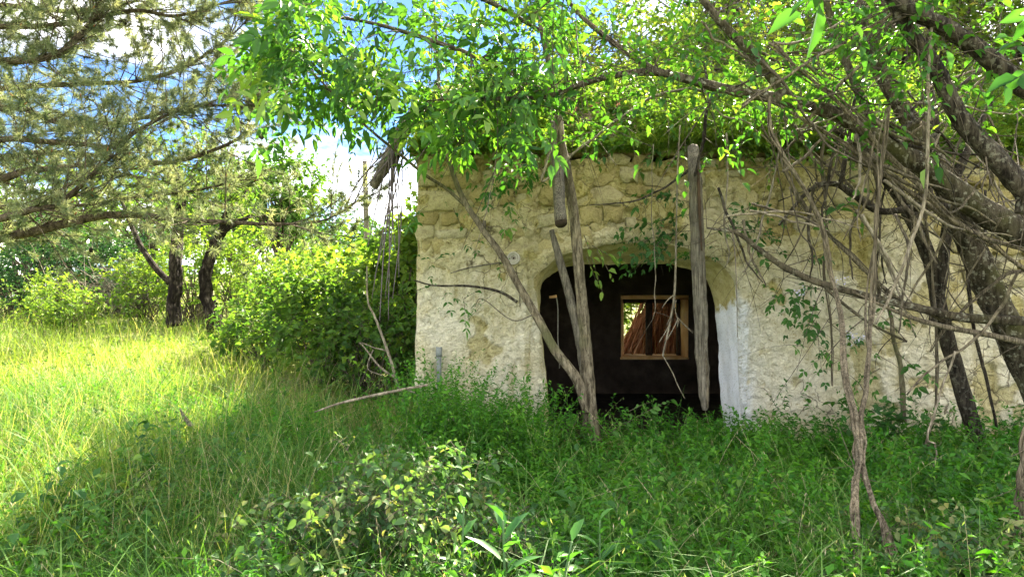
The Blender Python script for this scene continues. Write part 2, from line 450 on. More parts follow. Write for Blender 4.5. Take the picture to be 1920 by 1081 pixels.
# ------------------------------------------------------------------ materials of ground and building
def m_ground():
    m, nt = nt_new('soil'); p = world_pos(nt)
    n = noise(nt, p, 3, 8); n2 = noise(nt, p, 40, 4)
    c = ramp(nt, n.outputs['Fac'], [(0.3, (0.11, 0.125, 0.040)), (0.5, (0.16, 0.185, 0.058)), (0.7, (0.24, 0.235, 0.10))])
    finish(nt, c, 0.95, bump(nt, n2.outputs['Fac'], 0.6, 0.02), 0.1); return m
def nz(nt, p, scale, amt):
    n = noise(nt, p, scale, 3)
    a = nt.nodes.new('ShaderNodeVectorMath'); a.operation = 'MULTIPLY_ADD'
    nt.links.new(n.outputs['Color'], a.inputs[0]); a.inputs[1].default_value = (amt,) * 3; nt.links.new(p, a.inputs[2])
    return a.outputs[0]
def m_reveal():
    m, nt = nt_new('reveal_plaster'); p = world_pos(nt)
    at = N_(nt, 'ShaderNodeAttribute', attribute_name='rnd')
    n1 = noise(nt, p, 9, 7, 0.65); n2 = noise(nt, p, 5, 6, 0.6); n3 = noise(nt, p, 60, 4, 0.6)
    ma = nt.nodes.new('ShaderNodeMath'); ma.operation = 'MULTIPLY_ADD'; nt.links.new(n1.outputs['Fac'], ma.inputs[0]); ma.inputs[1].default_value = 0.9; nt.links.new(at.outputs['Fac'], ma.inputs[2])
    f = ramp(nt, ma.outputs[0], [(0.80, (0, 0, 0)), (0.98, (1, 1, 1))])
    a = ramp(nt, n1.outputs['Fac'], [(0.3, (0.30, 0.26, 0.10)), (0.5, (0.46, 0.42, 0.20)), (0.7, (0.58, 0.54, 0.32))])
    b = ramp(nt, n2.outputs['Fac'], [(0.25, (0.60, 0.65, 0.72)), (0.45, (0.78, 0.84, 0.92)), (0.7, (0.84, 0.88, 0.93))])
    c = mix(nt, f, a, b)
    c = mix(nt, 1.0, c, ramp(nt, n3.outputs['Fac'], [(0.32, (0.7, 0.7, 0.66)), (0.48, (1, 1, 1))]), 'MULTIPLY')
    finish(nt, c, 0.9, bump(nt, n1.outputs['Fac'], 0.6, 0.03), 0.15); return m
def m_plaster():
    m, nt = nt_new('lime_plaster'); p = world_pos(nt)
    at = N_(nt, 'ShaderNodeAttribute', attribute_name='rnd')
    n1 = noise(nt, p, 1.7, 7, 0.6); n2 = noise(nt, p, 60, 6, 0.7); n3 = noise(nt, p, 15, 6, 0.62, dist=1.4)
    lime = ramp(nt, n1.outputs['Fac'], [(0.28, (0.58, 0.53, 0.34)), (0.45, (0.69, 0.66, 0.50)), (0.60, (0.76, 0.74, 0.62)), (0.75, (0.62, 0.57, 0.37))])
    loam = ramp(nt, n3.outputs['Fac'], [(0.3, (0.32, 0.28, 0.105)), (0.5, (0.44, 0.395, 0.17)), (0.72, (0.53, 0.485, 0.25))])
    f = ramp(nt, at.outputs['Fac'], [(0.0, (0, 0, 0)), (1.0, (1, 1, 1))])
    c = mix(nt, f, lime, loam)
    ng = nt.nodes.new('ShaderNodeMath'); ng.operation = 'MULTIPLY'; nt.links.new(at.outputs['Fac'], ng.inputs[0]); ng.inputs[1].default_value = -1.0
    c = mix(nt, ramp(nt, ng.outputs[0], [(0.0, (0, 0, 0)), (0.5, (0.9, 0.9, 0.9))]), c, (0.80, 0.85, 0.92))
    c = mix(nt, 1.0, c, ramp(nt, n2.outputs['Fac'], [(0.32, (0.74, 0.72, 0.64)), (0.50, (1, 1, 1)), (1, (1.05, 1.05, 1.05))]), 'MULTIPLY')
    mp = nt.nodes.new('ShaderNodeMapping'); mp.inputs['Scale'].default_value = (5.5, 5.5, 0.55); nt.links.new(p, mp.inputs['Vector'])
    dr = noise(nt, mp.outputs['Vector'], 1.6, 5, 0.6)
    c = mix(nt, 1.0, c, ramp(nt, dr.outputs['Fac'], [(0.32, (0.72, 0.69, 0.56)), (0.45, (0.99, 0.99, 0.97)), (0.7, (1.06, 1.06, 1.05))]), 'MULTIPLY')
    al = noise(nt, p, 2.6, 6, 0.62)
    c = mix(nt, ramp(nt, al.outputs['Fac'], [(0.58, (0, 0, 0)), (0.76, (0.42, 0.42, 0.42))]), c, (0.30, 0.295, 0.10))
    v = noise(nt, p, 30, 3, kind='ShaderNodeTexVoronoi')
    cr = noise(nt, nz(nt, p, 3.0, 0.35), 3.2, kind='ShaderNodeTexVoronoi'); cr.feature = 'DISTANCE_TO_EDGE'
    cm = noise(nt, p, 1.1, 3)
    ck = mix(nt, 1.0, ramp(nt, cr.outputs['Distance'], [(0.0, (1, 1, 1)), (0.018, (0, 0, 0))]), ramp(nt, cm.outputs['Fac'], [(0.50, (0, 0, 0)), (0.58, (1, 1, 1))]), 'MULTIPLY')
    c = mix(nt, ck, c, (0.10, 0.085, 0.05))
    pits = noise(nt, p, 95, 3, 0.6)
    c = mix(nt, 1.0, c, ramp(nt, pits.outputs['Fac'], [(0.28, (0.55, 0.52, 0.45)), (0.40, (1, 1, 1))]), 'MULTIPLY')
    c = mix(nt, 1.0, c, ramp(nt, n3.outputs['Fac'], [(0.32, (0.68, 0.64, 0.50)), (0.44, (0.99, 0.99, 0.97)), (0.75, (1.10, 1.10, 1.10))]), 'MULTIPLY')  # hollows of the bump noise darkened in colour: dirt plus painted relief shade
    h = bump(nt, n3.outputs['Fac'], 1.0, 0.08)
    h = bump(nt, n2.outputs['Fac'], 0.8, 0.014, h)
    h = bump(nt, v.outputs['Distance'], 0.35, 0.012, h)
    finish(nt, c, 0.92, h, 0.15); return m
def m_stone():
    m, nt = nt_new('limestone'); p = world_pos(nt)
    oi = nt.nodes.new('ShaderNodeObjectInfo')
    n1 = noise(nt, p, 9, 9, 0.70, dist=0.5); n2 = noise(nt, p, 55, 6, 0.7)
    base = ramp(nt, oi.outputs['Random'], [(0.0, (0.31, 0.265, 0.115)), (0.2, (0.38, 0.34, 0.165)), (0.45, (0.44, 0.40, 0.21)), (0.7, (0.44, 0.425, 0.29)), (1.0, (0.50, 0.46, 0.26))])
    c = mix(nt, 1.0, base, ramp(nt, n1.outputs['Fac'], [(0.28, (0.50, 0.47, 0.38)), (0.5, (0.95, 0.93, 0.88)), (0.75, (1.15, 1.12, 1.0))]), 'MULTIPLY')
    c = mix(nt, 1.0, c, ramp(nt, n2.outputs['Fac'], [(0.32, (0.6, 0.58, 0.5)), (0.5, (1, 1, 1))]), 'MULTIPLY')
    h = bump(nt, n1.outputs['Fac'], 1.0, 0.07); h = bump(nt, n2.outputs['Fac'], 0.6, 0.010, h)
    finish(nt, c, 0.9, h, 0.15); return m
def m_simple(name, stops, scale=6, bs=0.4, bd=0.01, rough=0.85, spec=0.2, metallic=0.0, stretch=(1, 1, 1)):
    m, nt = nt_new(name); v = coords(nt, stretch)
    n = noise(nt, v, scale, 7, 0.62)
    finish(nt, ramp(nt, n.outputs['Fac'], stops), rough, bump(nt, n.outputs['Fac'], bs, bd), spec, metallic); return m
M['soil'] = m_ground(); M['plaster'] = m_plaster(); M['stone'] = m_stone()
M['limewash'] = m_simple('limewash', [(0.25, (0.56, 0.59, 0.62)), (0.45, (0.74, 0.78, 0.83)), (0.7, (0.80, 0.82, 0.85))], 5, 0.5, 0.02)
M['soffit'] = m_simple('soffit', [(0.3, (0.32, 0.28, 0.11)), (0.5, (0.46, 0.42, 0.20)), (0.7, (0.58, 0.54, 0.32))], 9, 0.6, 0.03)
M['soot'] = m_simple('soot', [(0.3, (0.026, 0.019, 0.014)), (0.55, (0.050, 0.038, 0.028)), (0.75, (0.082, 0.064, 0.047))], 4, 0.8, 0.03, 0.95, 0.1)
M['earth'] = m_simple('earth', [(0.3, (0.10, 0.085, 0.045)), (0.5, (0.19, 0.155, 0.08)), (0.75, (0.30, 0.25, 0.15))], 9, 0.9, 0.04, 0.95, 0.1)
M['frame_wood'] = m_simple('frame_wood', [(0.3, (0.66, 0.33, 0.11)), (0.5, (0.82, 0.50, 0.21)), (0.7, (0.86, 0.60, 0.30))], 5, 0.4, 0.006, 0.7, 0.25, 0.0, (1.5, 1.5, 1.0))
M['dark_wood'] = m_simple('dark_wood', [(0.3, (0.030, 0.020, 0.013)), (0.7, (0.085, 0.056, 0.036))], 8, 0.4, 0.006)
M['tile'] = m_simple('tile', [(0.3, (0.30, 0.13, 0.06)), (0.7, (0.46, 0.25, 0.13))], 9, 0.4, 0.008)
M['rust'] = m_simple('rust', [(0.3, (0.20, 0.085, 0.03)), (0.7, (0.46, 0.23, 0.09))], 30, 0.4, 0.003)
M['grey_metal'] = m_simple('grey_metal', [(0.3, (0.10, 0.12, 0.115)), (0.7, (0.21, 0.24, 0.235))], 22, 0.3, 0.002, 0.6, 0.4)
M['porcelain'] = m_simple('porcelain', [(0.3, (0.27, 0.265, 0.22)), (0.7, (0.50, 0.49, 0.42))], 14, 0.3, 0.004, 0.6, 0.35)
M['dark_hole'] = m_simple('dark_hole', [(0.3, (0.015, 0.012, 0.010)), (0.7, (0.06, 0.045, 0.03))], 18, 0.6, 0.01)
M['reed'] = leaf_mat('reed', [(0.0, (0.30, 0.115, 0.030)), (0.5, (0.52, 0.23, 0.065)), (1.0, (0.68, 0.38, 0.15))], 0.35, (1.3, 1.2, 1.0), 0.7, 0.2)
M['reed_grey'] = leaf_mat('reed_grey', [(0.0, (0.16, 0.135, 0.10)), (1.0, (0.36, 0.32, 0.25))], 0.1, (1, 1, 1), 0.8, 0.2)

# ------------------------------------------------------------------ ground
def build_ground():
    a = np.concatenate([-np.geomspace(300, 16, 22), np.linspace(-15, 12, 136), np.geomspace(13, 300, 22)])
    b = np.concatenate([-np.geomspace(120, 3, 12), np.linspace(-2, 26, 141), np.geomspace(27, 500, 24)])
    X, Y = np.meshgrid(a, b)
    V = np.stack([X, Y, gz(X, Y)], -1).reshape(-1, 3)
    w = len(a); i = np.arange(len(b) - 1)[:, None]; j = np.arange(w - 1)[None, :]
    Q = np.stack([i * w + j, i * w + j + 1, (i + 1) * w + j + 1, (i + 1) * w + j], -1).reshape(-1, 4)
    tag(Geo().add(V, None, Q).build('ground', M['soil']), 'rough grassy ground sloping up to the meadow', 'ground', kind='structure')
build_ground()

# ------------------------------------------------------------------ the stone building
WY = 7.0; WL, WR, WT = -0.995, 7.2, 2.96
bld = thing('stone_building', (3.0, 7.0, 0.0), 'ruined rubble stone building with crumbling plaster and an arched doorway', 'building')
def smooth_curve(pts, n):
    c, _ = spline(np.array([(p[0], p[1], 0.0) for p in pts]), [1] * len(pts), 12)
    c = c[:, :2]; s = np.concatenate([[0], np.cumsum(np.linalg.norm(np.diff(c, axis=0), axis=1))])
    t = np.linspace(0, s[-1], n)
    return np.stack([np.interp(t, s, c[:, 0]), np.interp(t, s, c[:, 1])], -1)
NO = 120
def px2(pts, Y): return np.array([[(x - 960) / 1280 * Y, EYE - (y - 540.5) / 1280 * Y] for x, y in pts])
def opening(left, arch, right, Y):
    l = px2(left, Y); a = px2(arch, Y); r = px2(right, Y)
    return np.vstack([smooth_curve(l, 30), smooth_curve(a, NO - 60 + 2)[1:-1], smooth_curve(r, 30)])
F_OPEN = opening([(1034, 880), (1026, 760), (1016, 640), (1008, 560), (1004, 522)],
                 [(1004, 522), (1020, 503), (1052, 482), (1110, 464), (1190, 455), (1270, 461), (1330, 484), (1366, 512), (1378, 540)],
                 [(1378, 540), (1382, 640), (1387, 760), (1392, 880)], WY)
IY = 7.46
I_OPEN = opening([(1030, 868), (1024, 760), (1016, 640), (1011, 590), (1011, 556)],
                 [(1011, 556), (1018, 530), (1042, 508), (1090, 497), (1180, 493), (1250, 496), (1296, 505), (1326, 527), (1338, 562)],
                 [(1338, 562), (1346, 640), (1353, 760), (1360, 868)], IY)
rj = np.random.default_rng(3)
F_OPEN = F_OPEN + np.stack([fbm(np.arange(NO) * 0.21, np.zeros(NO), 4) - 0.5, fbm(np.arange(NO) * 0.21, np.zeros(NO) + 9, 5) - 0.5], -1) * 0.045
def inside_poly(x, z, poly):
    c = np.zeros(np.shape(x), bool); n = len(poly)
    for i in range(n):
        x1, z1 = poly[i]; x2, z2 = poly[(i + 1) % n]
        if z1 == z2: continue
        k = (z1 > z) != (z2 > z)
        c ^= k & (x < (x2 - x1) * (z - z1) / (z2 - z1) + x1)
    return c
def near_dist(x, z, poly):
    d = np.full(np.shape(x), 9e9); w = np.zeros(np.shape(x), int)
    for i, (a, b) in enumerate(poly):
        q = (x - a) ** 2 + (z - b) ** 2; k = q < d; d[k] = q[k]; w[k] = i
    return np.sqrt(d), w
def plaster_h(x, z):
    """thickness of plaster or mortar in front of the wall plane, and how much of it is bare loam mortar"""
    big = fbm(x * 0.9 + 3, z * 1.2, 21, 4); mid = fbm(x * 3.1, z * 3.1, 25, 4); fine = fbm(x * 13, z * 13, 31, 4)
    zz = z + 1.7 * (big - 0.5) + 0.5 * (mid - 0.5)
    pl = sstep(2.55, 1.75, zz)
    chips = sstep(0.60, 0.63, mid)
    h = 0.055 * pl * (1 - 0.40 * chips) + (-0.014 + 0.066 * sstep(0.38, 0.64, fbm(x * 5.3, z * 5.3, 27, 3))) * (1 - pl)
    h = h + 0.030 * (fine - 0.5) + 0.016 * (vn(x * 30, z * 30, 41) - 0.5) + 0.010 * (vn(x * 57, z * 57, 43) - 0.5)
    dry = sstep(4.35, 4.75, x) * sstep(1.35, 1.75, z + 0.5 * (big - 0.5))
    h = h * (1 - dry) - 0.060 * dry
    bare = np.clip(sstep(0.9, 3.3, zz) + 0.6 * chips + 0.5 * (mid - 0.5), 0, 1)
    return h, bare
def build_front():
    g = 0.0175
    xs = np.arange(WL, WR + g, g); zs = np.arange(-0.30, WT + g * 0.5, g)
    X, Z = np.meshgrid(xs, zs)
    top = WT - 0.10 * fbm(X * 2.3, X * 0, 8, 3)
    Z = np.where(Z > 2.7, 2.7 + (Z - 2.7) * (top - 2.7) / (WT - 2.7), Z)
    poly = F_OPEN
    dense = smooth_curve(poly, 1400)
    m = (X > -0.1) & (X < 2.7) & (Z < 2.4)
    d = np.full(X.shape, 9.0); w = np.zeros(X.shape, int)
    dd, ww = near_dist(X[m], Z[m], dense); d[m] = dd; w[m] = ww
    s = d < g * 0.72
    X = np.where(s, dense[w, 0], X); Z = np.where(s, dense[w, 1], Z)
    h, bare = plaster_h(X, Z)
    Yv = WY - h
    Yv = np.where(s, WY - 0.012, Yv) + 0.03 * np.exp(-np.clip(d, 0, 1) / 0.03) * (~s)
    # worn left corner
    e = X - WL
    Yv = Yv + 0.05 * np.exp(-e / 0.03) * (0.4 + fbm(Z * 5, Z * 0, 12, 3)); X = X + np.exp(-e / 0.05) * 0.05 * (fbm(Z * 3, Z * 0 + 4, 13, 4) - 0.2)
    jd = np.where((X > 1.6) & (Z < 1.75), d, 9.0)
    bare = bare - 2.6 * np.exp(-jd / .07) * sstep(1.65, 1.2, Z + .5 * (fbm(X * 6, Z * 3, 15, 3) - .5)) * (fbm(X * 9, Z * 5, 17, 3) + .2)
    V = np.stack([X, Yv, Z], -1).reshape(-1, 3)
    wd = len(xs); i = np.arange(len(zs) - 1)[:, None]; j = np.arange(wd - 1)[None, :]
    Q = np.stack([i * wd + j, i * wd + j + 1, (i + 1) * wd + j + 1, (i + 1) * wd + j], -1).reshape(-1, 4)
    c = V[Q].mean(1)
    keep = ~inside_poly(c[:, 0], c[:, 2], np.vstack([poly, [[poly[-1, 0], -1], [poly[0, 0], -1]]]))
    Q = Q[keep]
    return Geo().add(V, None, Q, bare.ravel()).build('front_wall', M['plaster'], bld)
front = build_front()
def loft(name, mat, a, ya, b, yb, steps=8, parent=None, rough=0.012, seed=0):
    r = np.random.default_rng(seed); n = len(a)
    V = []
    for k in range(steps + 1):
        t = k / steps; c = a * (1 - t) + b * t
        w = (fbm(np.arange(n) * 0.35 + seed, np.full(n, k * 0.8), 50 + seed, 3) - 0.5) * rough * 2 * (0 < k)
        nrm = np.stack([-np.gradient(c[:, 1]), np.gradient(c[:, 0])], -1); nrm = nrm / np.maximum(np.linalg.norm(nrm, axis=1, keepdims=True), 1e-6)
        c = c + nrm * w[:, None]
        V.append(np.stack([c[:, 0], np.full(n, ya * (1 - t) + yb * t), c[:, 1]], -1))
    V = np.array(V).reshape(-1, 3)
    i = np.arange(steps)[:, None]; j = np.arange(n - 1)[None, :]
    Q = np.stack([i * n + j, i * n + j + 1, (i + 1) * n + j + 1, (i + 1) * n + j], -1).reshape(-1, 4)
    lime = np.tile(sstep(88, 97, np.arange(n)), steps + 1)
    return Geo().add(V, None, Q, lime).build(name, mat, parent)
loft('door_reveal', m_reveal(), F_OPEN, WY - 0.012, I_OPEN, IY, 10, bld, 0.022, 1)

# --- stones of the front wall, each its own piece
def stone_mesh(poly, proud, seed):
    """poly: outline (x, z); a block with a rounded, uneven front"""
    r = np.random.default_rng(seed); n = len(poly); c = poly.mean(0)
    ins = c + (poly - c) * (0.885 + 0.035 * r.normal(size=(n, 1)))
    tilt = r.normal(size=2) * 0.05
    yf = WY - proud - ((ins - c) @ tilt) + r.normal(size=n) * 0.006
    V = np.vstack([np.column_stack([poly[:, 0], np.full(n, WY + 0.10), poly[:, 1]]),
                   np.column_stack([poly[:, 0], WY - proud * 0.35 + r.normal(size=n) * 0.004, poly[:, 1]]),
                   np.column_stack([ins[:, 0], yf, ins[:, 1]]), [[c[0], WY - proud - 0.006, c[1]]]])
    j = np.arange(n); k = (j + 1) % n
    Q = np.vstack([np.column_stack([j, k, n + k, n + j]), np.column_stack([n + j, n + k, 2 * n + k, 2 * n + j])])
    T = np.column_stack([2 * n + j, 2 * n + k, np.full(n, 3 * n)])
    return V, T, Q
n_stone = 0
def add_stone(poly, proud, seed):
    global n_stone
    V, T, Q = stone_mesh(poly, proud, seed)
    o = Geo().add(V, T, Q).build('stone', M['stone'], front, smooth=False, attr=False); n_stone += 1
    return o
def block_outline(x0, x1, z0, z1, r, shear=0.0):
    w, h = x1 - x0, z1 - z0; j = min(w, h) * 0.11
    h0 = h; z0 += r.normal() * .012; h *= r.uniform(.86, 1.12); w *= r.uniform(.94, 1.03)
    base = [(0, 0), (.33, -.02), (.7, .01), (1, 0), (1.01, .5), (1, 1), (.66, 1.01), (.3, .99), (0, 1), (-.01, .5)]
    p = np.array([[x0 + u * w, z0 + v * h] for u, v in base])
    p += r.normal(size=p.shape) * j * 0.85
    cc = p.mean(0)
    for q in (0, 3, 5, 8): p[q] += (cc - p[q]) * 0.17 * r.random() ** 1.5
    a = r.normal() * .05; p = cc + (p - cc) @ np.array([[math.cos(a), math.sin(a)], [-math.sin(a), math.cos(a)]])
    p[:, 1] += .13 * (fbm(p[:, 0] * .8, p[:, 0] * 0 + cc[1] * .5, 131, 2) - .5)
    p[:, 0] += shear * (p[:, 1] - cc[1])
    return p
def lay_courses():
    r = np.random.default_rng(19); z = 1.62; seed = 100
    crown = np.array([1.27, 1.62])
    while z < 2.90:
        h = r.uniform(0.125, 0.235); h = min(h, 2.96 - z)
        if h < 0.06: break
        x = WL + 0.01
        while x < 5.7:
            dry = x > 4.45
            w = h * (r.uniform(0.9, 1.9) if dry else r.uniform(.9, 2.5))
            g = r.uniform(0.010, 0.026)
            cx, cz = x + w / 2, z + h / 2
            dx = (cx - 1.27) / 1.16; dz = (cz - 1.50) / 0.62
            in_arch = cx > 0.0 and cx < 2.55 and (dx * dx + max(dz, 0) ** 2 < 1.28) 
            hh, bare = plaster_h(np.array([cx]), np.array([cz]))
            buried = hh[0] > 0.050
            if not in_arch and not buried and cz > 1.66:
                top = z + h - g
                if h > 0.19 and r.random() < 0.25:      # two thin stones instead of one
                    mid = z + h * r.uniform(.4, .6)
                    add_stone(block_outline(x + g, x + w, z, mid - g, r), r.uniform(.010, .030), seed); seed += 1
                    add_stone(block_outline(x + g, x + w, mid, top, r), r.uniform(.010, .030), seed); seed += 1
                else:
                    add_stone(block_outline(x + g, x + w, z, top, r), r.uniform(.010, .032) - (0.02 if dry else 0) * r.random(), seed); seed += 1
            x += w
        z += h
    # arch stones standing round the doorway
    a0 = F_OPEN[26:96]; k = 0; n = len(a0); i = 0
    while i < n - 4:
        st = int(r.integers(4, 7)); j = min(i + st, n - 1)
        p, q = a0[i], a0[j]; ce = np.array([1.27, 0.75])
        d1 = (p - ce) / np.linalg.norm(p - ce); d2 = (q - ce) / np.linalg.norm(q - ce); hh = r.uniform(.20, .31)
        pts = np.array([p + d1 * .012, (p + q) / 2 + (d1 + d2) * .008, q + d2 * .012, q + d2 * hh * .5, q + d2 * hh, (p + q) / 2 + (d1 + d2) / 2 * hh * 1.04, p + d1 * hh, p + d1 * hh * .5])
        c = pts.mean(0); pts = c + (pts - c) * 0.93 + r.normal(size=pts.shape) * .005
        if r.random() < 0.9: add_stone(pts[::-1], r.uniform(.010, .030), seed)
        seed += 1; i = j
    # flat stones left on the wall head
    x = WL
    while x < 5.95:
        w = r.uniform(.14, .4)
        if r.random() < .75:
            zt = 2.91 + 0.02 * r.normal()
            add_stone(block_outline(x, x + w - .01, zt, zt + r.uniform(.03, .07), r), r.uniform(.02, .06), seed); seed += 1
        x += w
lay_courses()

# --- side walls, rear wall, inner room
gs = Geo(); box(gs, (WL + 0.02, WY + 0.06, -0.3), (WL + 0.45, 11.08, 2.94))
gs.add([(WL + .02, 7.0, 2.945), (WL + .02, 9.2, 4.28), (WL + .02, 11.1, 2.945), (WL + .45, 7.0, 2.945), (WL + .45, 9.2, 4.28), (WL + .45, 11.1, 2.945)],
       [(0, 2, 1), (3, 4, 5)], [(0, 1, 4, 3), (1, 2, 5, 4)])
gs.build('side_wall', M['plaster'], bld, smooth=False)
gs = Geo(); box(gs, (6.75, WY + 0.06, -0.3), (7.18, 11.08, 2.94))
gs.add([(6.75, 7.0, 2.945), (6.75, 9.2, 4.28), (6.75, 11.1, 2.945), (7.18, 7.0, 2.945), (7.18, 9.2, 4.28), (7.18, 11.1, 2.945)],
       [(0, 2, 1), (3, 4, 5)], [(0, 1, 4, 3), (1, 2, 5, 4)])
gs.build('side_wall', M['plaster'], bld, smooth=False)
BY0, BY1 = 10.6, 11.1
wi = px2([(1164, 672), (1164, 554), (1291, 554), (1291, 672)], BY0)       # inner edge of the window opening
wo = px2([(1168, 668), (1168, 563), (1268, 563), (1272, 668)], BY1)
L, R, B_, T_ = WL + 0.02, 7.17, -0.3, 2.95
gr = Geo()
ob = np.array([[L, B_], [L, T_], [R, T_], [R, B_]])
V = [(*ob[i][:1], BY0, ob[i][1]) for i in range(4)] + [(wi[i][0], BY0, wi[i][1]) for i in range(4)] + \
    [(wo[i][0], BY1, wo[i][1]) for i in range(4)] + [(ob[i][0], BY1, ob[i][1]) for i in range(4)]
Q = []
for i in range(4):
    j = (i + 1) % 4
    Q += [(i, j, 4 + j, 4 + i), (4 + i, 4 + j, 8 + j, 8 + i), (8 + i, 8 + j, 12 + j, 12 + i), (12 + i, 12 + j, j, i)]
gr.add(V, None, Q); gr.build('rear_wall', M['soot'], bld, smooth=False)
gi = Geo()
V = [(WL + .47, 7.02, -.2), (WL + .47, 10.6, -.2), (WL + .47, 10.6, 2.93), (WL + .47, 7.02, 2.93), (6.73, 7.02, -.2), (6.73, 10.6, -.2), (6.73, 10.6, 2.93), (6.73, 7.02, 2.93)]
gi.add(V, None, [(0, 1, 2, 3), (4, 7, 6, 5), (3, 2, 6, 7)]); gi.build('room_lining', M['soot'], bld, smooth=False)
gi = Geo(); gi.add([(WL + .47, 7.48, -.03), (6.73, 7.48, -.03), (6.73, 10.6, -.03), (WL + .47, 10.6, -.03)], None, [(0, 1, 2, 3)])
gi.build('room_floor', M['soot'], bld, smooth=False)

# --- rear window: a part with its frame boards, mullion and bars
win = bpy.data.objects.new('window', None); COL.objects.link(win); win.parent = bld
win.location = (-0.78, 3.6, 0.5)
def slab(name, mat, q, thick, parent):
    q = np.array(q, float); n = np.cross(q[1] - q[0], q[3] - q[0]); n /= np.linalg.norm(n)
    V = np.vstack([q + n * 0.003, q + n * (0.003 + thick)])
    Q = [(3, 2, 1, 0), (4, 5, 6, 7)] + [(i, (i + 1) % 4, 4 + (i + 1) % 4, 4 + i) for i in range(4)]
    return Geo().add(V, None, Q).build(name, mat, parent, smooth=False)
i3 = lambda k: np.array([wi[k][0], BY0, wi[k][1]]); o3 = lambda k: np.array([wo[k][0], BY1, wo[k][1]])
slab('frame_board', M['frame_wood'], [i3(3), i3(2), o3(2), o3(3)], 0.012, win)              # right reveal
slab('frame_board', M['frame_wood'], [i3(0), o3(0), o3(1), i3(1)], 0.012, win)              # left reveal
g = Geo(); box(g, (wi[1][0], BY0 - .02, wi[1][1] - .055), (wi[2][0], BY0 + .03, wi[1][1] + 0.006)); g.build('head_board', M['frame_wood'], win, smooth=False)
g = Geo(); box(g, (wi[0][0] - .01, BY0 - .03, wi[0][1] - .01), (wi[3][0], BY1, wi[0][1] + .022)); g.build('window_sill', M['frame_wood'], win, smooth=False)
def pxx(px, Y): return (px - 960) / 1280 * Y
def pzz(py, Y): return EYE - (py - 540.5) / 1280 * Y
g = Geo(); box(g, (pxx(1211, 10.95), 10.90, pzz(668, 10.95)), (pxx(1222, 10.95), 10.98, pzz(563, 10.95))); g.build('mullion', M['dark_wood'], win, smooth=False)
g = Geo(); box(g, (pxx(1165, 10.95), 10.90, pzz(568, 10.95)), (pxx(1274, 10.95), 10.96, pzz(558, 10.95))); g.build('sash_rail', M['dark_wood'], win, smooth=False)
g = Geo(); box(g, (pxx(1268, 10.95), 10.90, pzz(668, 10.95)), (pxx(1275, 10.95), 10.97, pzz(560, 10.95))); g.build('sash_stile', M['dark_wood'], win, smooth=False)
for px in (1184, 1205, 1227, 1246):
    g = Geo(); tube(g, [P(px, 563, 11.02), P(px + 2, 668, 11.02)], [.0065, .0065], 6, 2, 0.0); g.build('bar', M['rust'], win)
for py in (580, 617):
    g = Geo(); tube(g, [P(1167, py, 11.035), P(1272, py + 1, 11.035)], [.005, .005], 6, 2, 0.0); g.build('cross_bar', M['rust'], win)

# --- overgrown roof
def build_roof():
    xs = np.linspace(WL - 0.06, WR + 0.1, 110); ys = np.concatenate([np.linspace(7.03, 9.2, 34), np.linspace(9.3, 11.3, 20)])
    X, Y = np.meshgrid(xs, ys)
    Z = np.where(Y < 9.2, 2.99 + (Y - 6.93) * 0.60, 2.99 + 2.27 * 0.60 - (Y - 9.2) * 0.62)
    Z = Z + 0.20 * (fbm(X * 1.7, Y * 1.7, 71, 4) - 0.5) * sstep(6.9, 7.6, Y)
    top = np.stack([X, Y, Z], -1).reshape(-1, 3); bot = np.stack([X, Y, Z - 0.10], -1).reshape(-1, 3)
    w = len(xs); h = len(ys); i = np.arange(h - 1)[:, None]; j = np.arange(w - 1)[None, :]
    q = np.stack([i * w + j, i * w + j + 1, (i + 1) * w + j + 1, (i + 1) * w + j], -1).reshape(-1, 4); n = w * h
    e = []
    for k in range(w - 1): e += [(k, n + k, n + k + 1, k + 1), ((h - 1) * w + k + 1, n + (h - 1) * w + k + 1, n + (h - 1) * w + k, (h - 1) * w + k)]
    for k in range(h - 1): e += [(k * w, (k + 1) * w, n + (k + 1) * w, n + k * w), ((k + 1) * w - 1, n + (k + 1) * w - 1, n + (k + 2) * w - 1, (k + 2) * w - 1)]
    return Geo().add(np.vstack([top, bot]), None, np.vstack([q, q[:, ::-1] + n, np.array(e)])).build('roof', M['earth'], bld)
roof = build_roof()
def roof_z(x, y): return 2.99 + (y - 6.93) * 0.60 + 0.20 * (fbm(x * 1.7, y * 1.7, 71, 4) - 0.5) * sstep(6.9, 7.6, y)
r = np.random.default_rng(8)
for k in range(26):
    x = r.uniform(-0.9, 0.9) if k < 18 else r.uniform(0.9, 4.5); y = r.uniform(7.0, 8.6)
    z = float(roof_z(x, y)) + 0.035
    a = r.uniform(-.5, .5); ca, sa = math.cos(a), math.sin(a); w, l = .10, .17
    V = []
    for s in (-1, 1):
        for t in (-1, 1):
            for u in (0, 1):
                lx, ly = s * w, t * l
                V.append((x + lx * ca - ly * sa, y + lx * sa + ly * ca, z + ly * .55 + u * .022 + r.normal() * .006))
    Geo().add(V, None, [(0, 1, 3, 2), (4, 6, 7, 5), (0, 4, 5, 1), (2, 3, 7, 6), (1, 5, 7, 3), (0, 2, 6, 4)]).build('roof_tile', M['tile'], roof, smooth=False, attr=False)

